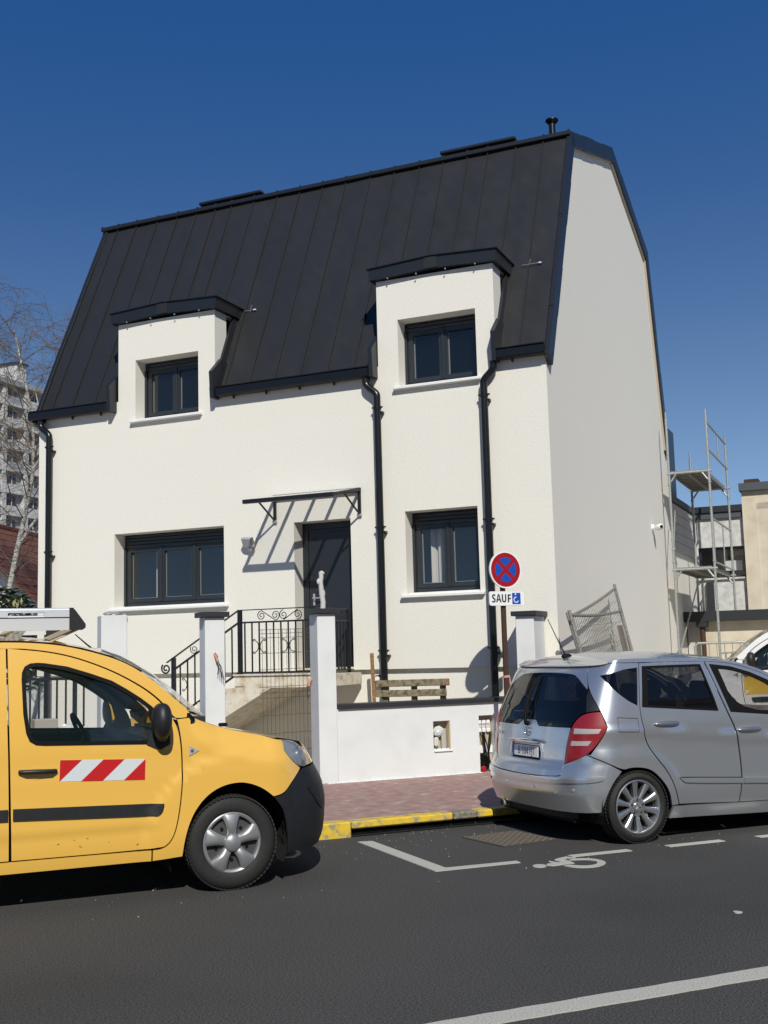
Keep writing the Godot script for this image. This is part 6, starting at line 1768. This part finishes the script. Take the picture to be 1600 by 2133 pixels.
func make_hatchback() -> void:
	var c := thing("hatchback", "silver five door hatchback parked with dark tinted rear windows", "car", sx(1.097, 0, 3.765))
	var sk := BodySkin.new()
	sk.xr = -0.02; sk.lr = 1.10; sk.pr = 3.6
	sk.rear = [0.15, -0.48, 0.25, -0.55, 0.4, -0.60, 0.53, -0.60, 0.6, -0.575, 0.64, -0.54, 0.75, -0.53, 0.95, -0.50, 1.1, -0.44, 1.25, -0.36, 1.4, -0.27, 1.5, -0.15]
	sk.xf = 2.45; sk.lf = 1.05; sk.pf = 2.5
	sk.front = [0.15, 3.02, 0.3, 3.10, 0.5, 3.12, 0.62, 3.06, 0.75, 2.96, 0.85, 2.8, 1.0, 2.6]
	sk.wide = func(x: float, y: float) -> float:
		var w := 0.88
		if y > 0.93: w -= 0.26 * pow(y - 0.93, 1.25)
		if y < 0.45: w -= 0.6 * (0.45 - y) * (0.45 - y)
		var r := minf(Vector2(x, y - 0.30).length(), Vector2(x - 2.41, y - 0.30).length())
		w += 0.012 * smoothstep(0.50, 0.40, r)
		# waist crease falling towards the front
		var cy := 0.925 - 0.09 * x
		w += 0.010 * smoothstep(cy - 0.10, cy - 0.005, y) * smoothstep(cy + 0.03, cy + 0.005, y) * smoothstep(-0.35, 0.1, x)
		if x > 1.6:
			var yt := lut(x, [1.6, 1.2, 1.95, 0.98, 2.5, 0.90, 2.9, 0.80])
			var k := clampf((y - (yt - 0.15)) / 0.15, 0, 1.5)
			w -= 0.06 * k * k
		return w
	var mid := -1.12
	var silver: Material = M.silver
	# doors
	var rd := [0.150, 1.455, 0.070, 1.095, 0.076, 0.978, 0.089, 0.827, 0.183, 0.686, 0.286, 0.573, 0.353, 0.448, 0.400, 0.289, 1.024, 0.259, 1.061, 0.461, 1.032, 0.839, 0.955, 1.000, 0.817, 1.452]
	var rw := [0.172, 1.427, 0.098, 1.098, 0.862, 1.035, 0.845, 1.13, 0.772, 1.428]
	var doors := both(c, sk, "rear_door", silver, rd, [rw], 0.05)
	both(c, sk, "window_seal", M.black, grown(rw, 0.004), [[0.215, 1.412, 0.155, 1.108, 0.848, 1.050, 0.764, 1.413]], 0.06, 0.003, 0.01, doors)
	both(c, sk, "window_glass", M.tint, grown(rw, -0.008), [], 0.08, -0.008, 0.0, doors)
	var fd := [0.832, 1.450, 0.970, 1.000, 1.047, 0.839, 1.076, 0.461, 1.038, 0.259, 1.93, 0.232, 1.99, 0.45, 1.98, 0.75, 1.90, 0.96, 1.72, 1.155, 1.50, 1.300, 1.30, 1.378, 1.09, 1.428]
	var fw := [0.875, 1.425, 0.995, 1.020, 1.70, 0.955, 1.74, 1.01, 1.64, 1.15, 1.472, 1.268, 1.284, 1.345, 1.093, 1.398]
	var fdoors := both(c, sk, "front_door", silver, fd, [fw], 0.06)
	both(c, sk, "window_seal", M.black, grown(fw, 0.004), [[0.955, 1.385, 1.045, 1.045, 1.66, 0.99, 1.68, 1.02, 1.60, 1.13, 1.45, 1.24, 1.27, 1.32, 1.09, 1.372]], 0.06, 0.003, 0.01, fdoors)
	both(c, sk, "window_glass", glass(0.008, 0.012, 0.012, 0.5), grown(fw, -0.008), [], 0.08, -0.008, 0.0, fdoors)
	for i in 2:
		var s := 1.0 if i == 0 else -1.0
		for q in [[doors[i], 0.31, 0.952], [fdoors[i], 1.17, 0.863]]:
			part(mb().append_lump2(Vector3(q[1], q[2], (sk.at(q[1], q[2]).z + 0.010) * s), Vector3(0.125, 0.022, 0.026)), "handle", M.alloy, q[0])
	both(c, sk, "side_strip", silver, [0.409, 0.503, 0.440, 0.470, 0.476, 0.455, 1.055, 0.416, 1.058, 0.461], [], 0.08, 0.014, 0.016, doors)
	both(c, sk, "side_strip", silver, [1.074, 0.460, 1.070, 0.415, 1.90, 0.36, 1.93, 0.405], [], 0.1, 0.014, 0.016, fdoors)
	both(c, sk, "strip_top", M.plastic, [0.415, 0.508, 0.409, 0.502, 1.058, 0.460, 1.058, 0.466], [], 0.1, 0.015, 0.016, doors)
	# quarter panel
	var flap := [-0.234, 1.022, 0.034, 1.008, 0.030, 0.893, -0.229, 0.902]
	var qw := [-0.490, 1.362, -0.3, 1.383, 0.122, 1.420, 0.052, 1.105, 0.004, 1.133, -0.246, 1.229]
	var qp := both(c, sk, "quarter_panel", silver, [-0.645, 1.425, -0.578, 1.256, -0.420, 1.078, -0.346, 0.951, -0.408, 0.843, -0.500, 0.726, -0.535, 0.733, -0.196, 0.598, -0.097, 0.615, 0.029, 0.612, 0.138, 0.583, 0.243, 0.486, 0.303, 0.392, 0.325, 0.282, 0.391, 0.287, 0.345, 0.445, 0.278, 0.568, 0.175, 0.680, 0.081, 0.822, 0.068, 0.978, 0.062, 1.095, 0.142, 1.458, -0.2, 1.462, -0.40, 1.457, -0.53, 1.445], [qw, flap], 0.045)
	both(c, sk, "fuel_flap", silver, grown(flap, -0.005), [], 0.05, 0.0005, 0.01, qp)
	both(c, sk, "quarter_glass", M.tint, grown(qw, -0.003), [], 0.08, -0.004, 0.0, qp)
	both(c, sk, "roof_rail", silver, [-0.55, 1.449, -0.40, 1.462, -0.2, 1.467, 0.142, 1.463, 0.817, 1.457, 1.09, 1.434, 1.30, 1.384, 1.50, 1.306, 1.72, 1.162, 1.91, 0.965, 1.96, 0.99, 1.75, 1.20, 1.50, 1.335, 1.30, 1.405, 1.108, 1.447, 0.723, 1.484, 0.150, 1.497, -0.2, 1.490, -0.40, 1.476, -0.56, 1.452], [], 0.08)
	both(c, sk, "sill", silver, [0.332, 0.272, 0.30, 0.178, 1.366, 0.143, 2.05, 0.13, 2.03, 0.215, 1.349, 0.240], [], 0.08, 0.012, 0.02)
	# rear lamp, trim, hatch, bumper
	var lamp := [-0.427, 1.070, -0.356, 0.949, -0.417, 0.848, -0.512, 0.735, -0.696, 0.652, -0.680, 0.75, -0.657, 0.940, -0.602, 1.036, -0.529, 1.063]
	var lp := both(c, sk, "rear_lamp", M.red_lens, lamp, [], 0.035, 0.006, 0.02)
	both(c, sk, "reversing_lens", M.white_lens, [-0.632, 0.938, -0.415, 0.935, -0.438, 0.897, -0.636, 0.893], [], 0.05, 0.0085, 0.003, lp)
	both(c, sk, "reversing_lens", M.white_lens, [-0.646, 0.836, -0.492, 0.838, -0.515, 0.802, -0.650, 0.797], [], 0.05, 0.0085, 0.003, lp)
	both(c, sk, "trim_triangle", M.plastic, [-0.577, 1.244, -0.434, 1.082, -0.53, 1.072, -0.555, 1.066], [], 0.05, 0.002, 0.012)
	var notch := [-0.985, 0.937, -1.035, 0.985]
	var hatch := across(c, sk, "tailgate", silver, [mid, 0.985, -1.035, 0.985, -0.985, 0.937, -0.668, 0.940, -0.692, 0.75, -0.706, 0.646, -0.688, 0.562, -0.757, 0.545, mid, 0.532], mid, 0.05)
	var rwin := [mid, 0.992, -1.030, 0.992, -0.980, 0.944, -0.667, 0.947, -0.612, 1.042, -0.553, 1.070, -0.588, 1.244, -0.725, 1.353, -0.791, 1.374, mid, 1.386]
	across(c, sk, "rear_window", M.tint, rwin, mid, 0.06, 0.0, 0.02)
	across(c, sk, "window_backing", M.black, [mid, 1.35, -0.84, 1.34, -0.80, 1.372, mid, 1.384], mid, 0.08, -0.01, 0.0)
	across(c, sk, "roof_spoiler", silver, [mid, 1.390, -0.790, 1.378, -0.722, 1.357, -0.592, 1.255, -0.652, 1.432, mid, 1.436], mid, 0.06)
	var bp := across(c, sk, "rear_bumper", silver, [mid, 0.524, -0.757, 0.536, -0.694, 0.553, -0.703, 0.640, -0.535, 0.724, -0.198, 0.590, -0.299, 0.490, -0.378, 0.344, -0.412, 0.270, -0.587, 0.262, mid, 0.258], mid, 0.045)
	across(c, sk, "lower_valance", M.plastic, [mid, 0.262, -0.60, 0.262, -0.62, 0.20, mid, 0.20], mid, 0.08, -0.02)
	across(c, sk, "bumper_strip", silver, [mid, 0.514, -0.70, 0.552, -0.40, 0.556, -0.358, 0.553, -0.371, 0.527, -0.457, 0.507, mid, 0.480], mid, 0.06, 0.010, 0.012)
	for q in [[-1.311, 0.445], [-0.938, 0.447], [-0.739, 0.412], [-0.60, 0.445], [-1.60, 0.44]]:
		var p := sk.at(q[0], q[1], 0.0); var p2 := sk.at(q[0], q[1], 0.004)
		part(mb().cyl(p, p2, 0.011, -1, 14), "parking_sensor", silver, bp)
	# number plate, chrome grip, badge, lettering
	var X := -0.535
	var pl := part(mb().box(Vector3(X - 0.002, 0.715, 0.0), Vector3(0.012, 0.118, 0.46), Basis(Vector3.BACK, -0.05), 0.004), "plate_frame", M.black, hatch)
	part(mb().box(Vector3(X - 0.010, 0.722, 0.0), Vector3(0.006, 0.096, 0.44), Basis(Vector3.BACK, -0.05), 0.002), "number_plate", M.sign_white, hatch)
	part(mb().box(Vector3(X - 0.0135, 0.722, -0.203), Vector3(0.001, 0.094, 0.034), Basis(Vector3.BACK, -0.05)), "country_band", M.sign_blue, hatch)
	var tm := MeshInstance3D.new()
	tm.name = "plate_lettering"
	tm.mesh = text_mesh("B 104 FJT", 0.088, 0.001, "Droid Sans")
	(tm.mesh as TextMesh).font = light_font()
	tm.material_override = M.ink
	tm.transform = Transform3D(Basis(Vector3.BACK, -0.05) * Basis(Vector3.UP, -PI / 2).scaled(Vector3(1, 1, 0.80)), Vector3(X - 0.0138, 0.722, 0.02))
	hatch.add_child(tm)
	part(mb().append_lump2(Vector3(X - 0.012, 0.808, 0.0), Vector3(0.030, 0.024, 0.27)), "chrome_grip", M.chrome, hatch)
	for s in [-1.0, 1.0]: part(mb().box(Vector3(X + 0.006, 0.735, 0.255 * s), Vector3(0.02, 0.13, 0.03), Basis(Vector3.RIGHT, -0.25 * s), 0.008), "plate_recess", M.silver, hatch)
	var bd := mb()
	var ring := []
	for i in 29:
		var a := TAU * i / 28
		ring.append(Vector3(-0.522, 0.885 + 0.040 * cos(a), 0.040 * sin(a)))
	bd.tube(ring, 0.0045, 6)
	for k in 3:
		var a := TAU * k / 3
		bd.tube([Vector3(-0.527, 0.885, 0), Vector3(-0.522, 0.885 + 0.040 * cos(a), 0.040 * sin(a))], 0.007, 6, 0.002)
	part(bd, "badge", M.chrome, hatch)
	for k in 4: part(mb().box(Vector3(-0.515, 0.855, -0.545 + k * 0.026), Vector3(0.008, 0.028, 0.017), Basis.IDENTITY, 0.003), "model_letter", M.chrome, hatch)
	var w0 := Vector3(-0.515, 0.955, -0.03); var w1 := sk.at(-1.20, 1.36, 0.02)
	part(mb().tube([w0, Vector3(-0.50, 1.08, -0.05), Vector3(-0.42, 1.22, -0.08), w1], 0.016, 8, 0.009), "wiper_arm", M.black, hatch)
	part(mb().tube([Vector3(-0.49, 1.02, -0.05), Vector3(-0.43, 1.18, -0.09), Vector3(-0.345, 1.33, -0.11)], 0.012, 6), "wiper_blade", M.black, hatch)
	part(mb().append_lump2(Vector3(-0.505, 0.955, -0.02), Vector3(0.02, 0.022, 0.032)), "wiper_hub", M.black, hatch)
	part(mb().tube([Vector3(-0.30, 0.25, -0.42), Vector3(-0.50, 0.235, -0.42), Vector3(-0.565, 0.235, -0.42)], 0.035, 14), "exhaust", M.galv_old, c)
	part(mb().cyl(Vector3(-0.55, 0.235, -0.42), Vector3(-0.568, 0.235, -0.42), 0.029, -1, 14), "exhaust_mouth", M.void, c)
	# roof, aerial
	var rm := mb().sheet(func(a: float, b: float) -> Vector3:
		var q := b * 2 - 1
		var xb := -0.02 - 0.225 * pow(maxf(0.0, 1 - pow(absf(q), 3.6)), 1 / 3.6)
		var x := lerpf(xb, 1.30 + 0.05 * (1 - q * q), pow(a, 1.3))
		var ye := lut(x, [-0.25, 1.437, -0.18, 1.452, -0.10, 1.476, -0.02, 1.487, 0.15, 1.496, 0.45, 1.491, 0.723, 1.484, 1.108, 1.447, 1.30, 1.405])
		var cr := 0.07 * (1 - pow(absf(q), 2.2)) * (1 - pow(1 - a, 5.0))
		var w := 0.88 - 0.26 * pow(ye - 0.93, 1.25)
		return Vector3(x, ye + cr - 0.002, q * w), 40, 36, true)
	part(rm, "roof", silver, c)
	var ae := part(mb().append_lump2(Vector3(-0.08, 1.525, 0.0), Vector3(0.05, 0.022, 0.028)), "aerial_base", M.black, c)
	part(mb().tube([Vector3(-0.09, 1.53, 0), Vector3(-0.16, 1.66, 0), Vector3(-0.26, 1.86, 0)], 0.006, 6, 0.003), "aerial", M.black, ae)
	# front end
	both(c, sk, "fender", silver, [1.945, 0.24, 2.0, 0.235, 2.05, 0.235, 2.075, 0.38, 2.14, 0.49, 2.23, 0.57, 2.35, 0.615, 2.47, 0.615, 2.59, 0.57, 2.70, 0.48, 2.95, 0.60, 2.75, 0.75, 2.6, 0.86, 2.2, 0.945, 1.97, 0.99, 1.92, 0.965, 1.992, 0.76, 2.002, 0.45], [], 0.07)
	across(c, sk, "front_bumper", silver, [3.50, 0.18, 2.75, 0.18, 2.77, 0.35, 2.70, 0.47, 2.95, 0.59, 3.50, 0.60], 3.50, 0.07)
	both(c, sk, "headlight", M.lamp_glass, [2.96, 0.605, 2.76, 0.75, 2.65, 0.84, 2.9, 0.80, 3.15, 0.70, 3.2, 0.61], [], 0.07)
	across(c, sk, "grille", M.black, [3.50, 0.61, 3.21, 0.61, 3.16, 0.70, 3.50, 0.72], 3.50, 0.07, -0.02)
	part(mb().sheet(func(a: float, b: float) -> Vector3:
		var q := b * 2 - 1
		var x := lerpf(1.95 + 0.12 * (1 - q * q), 2.45 + 0.42 * pow(maxf(0, 1 - pow(absf(q), 2.5)), 0.4), a)
		return Vector3(x, lut(x, [1.95, 0.995, 2.2, 0.95, 2.6, 0.865, 2.9, 0.74]) + 0.03 * (1 - q * q), q * 0.80), 16, 16, true), "bonnet", silver, c)
	part(mb().sheet(func(a: float, b: float) -> Vector3:
		var q := b * 2 - 1
		var p := Vector2(1.95, 0.995).lerp(Vector2(1.30, 1.405), a) + Vector2(0.05, 0.04) * sin(a * PI)
		return Vector3(p.x + lerpf(0.13, 0.05, a) * (1 - q * q), p.y + 0.05 * (1 - q * q) * a, q * (0.86 - 0.26 * pow(maxf(p.y - 0.93, 0), 1.25))), 10, 14, true), "windscreen", M.carglass, c)
	for s in [1.0, -1.0]:
		part(mb().box(Vector3(1.72, 1.02, 0.96 * s), Vector3(0.12, 0.14, 0.18), Basis(Vector3.UP, 0.3 * s), 0.04), "mirror", silver, c)
		wheel(c, Vector3(0, 0.292, 0.775 * s), s, 0.292, 0.195, 0.215, "alloy")
		wheel(c, Vector3(2.41, 0.292, 0.775 * s), s, 0.292, 0.195, 0.215, "alloy")
		wheelhouse(c, Vector3(0.0, 0.30, 0), 0.345, s, 0.86)
		wheelhouse(c, Vector3(2.41, 0.30, 0), 0.345, s, 0.86)
	part(mb().span(Vector3(-0.45, 0.17, -0.60), Vector3(2.9, 0.30, 0.60)), "underbody", M.void, c)
	# cabin
	part(mb().span(Vector3(-0.40, 0.30, -0.74), Vector3(0.30, 0.92, 0.74)), "parcel_shelf", M.black, c)
	part(mb().span(Vector3(0.30, 0.30, -0.74), Vector3(1.75, 0.36, 0.74)), "cabin_floor", M.black, c)
	part(mb().span(Vector3(1.60, 0.36, -0.72), Vector3(1.98, 0.95, 0.72), 0.04), "dashboard", M.black, c)
	for x in [0.40, 1.15]:
		for z in [-0.36, 0.36]:
			part(mb().box(Vector3(x, 0.80, z), Vector3(0.13, 0.62, 0.46), Basis(Vector3.BACK, 0.2), 0.05), "seat_back", mat(0.025, 0.026, 0.028, 0.9), c)
			part(mb().box(Vector3(x - 0.07, 1.19, z), Vector3(0.09, 0.17, 0.24), Basis(Vector3.BACK, 0.2), 0.035), "headrest", mat(0.025, 0.026, 0.028, 0.9), c)
	var swp := []
	for i in 25:
		var a := TAU * i / 24
		swp.append(Vector3(1.48, 0.98, -0.36) + Basis(Vector3.BACK, 0.45) * Vector3(0, cos(a) * 0.18, sin(a) * 0.18))
	part(mb().tube(swp, 0.015, 8), "steering_wheel", M.black, c)

func light_font() -> SystemFont:
	var f := SystemFont.new()
	f.font_names = PackedStringArray(["Droid Sans"])
	return f
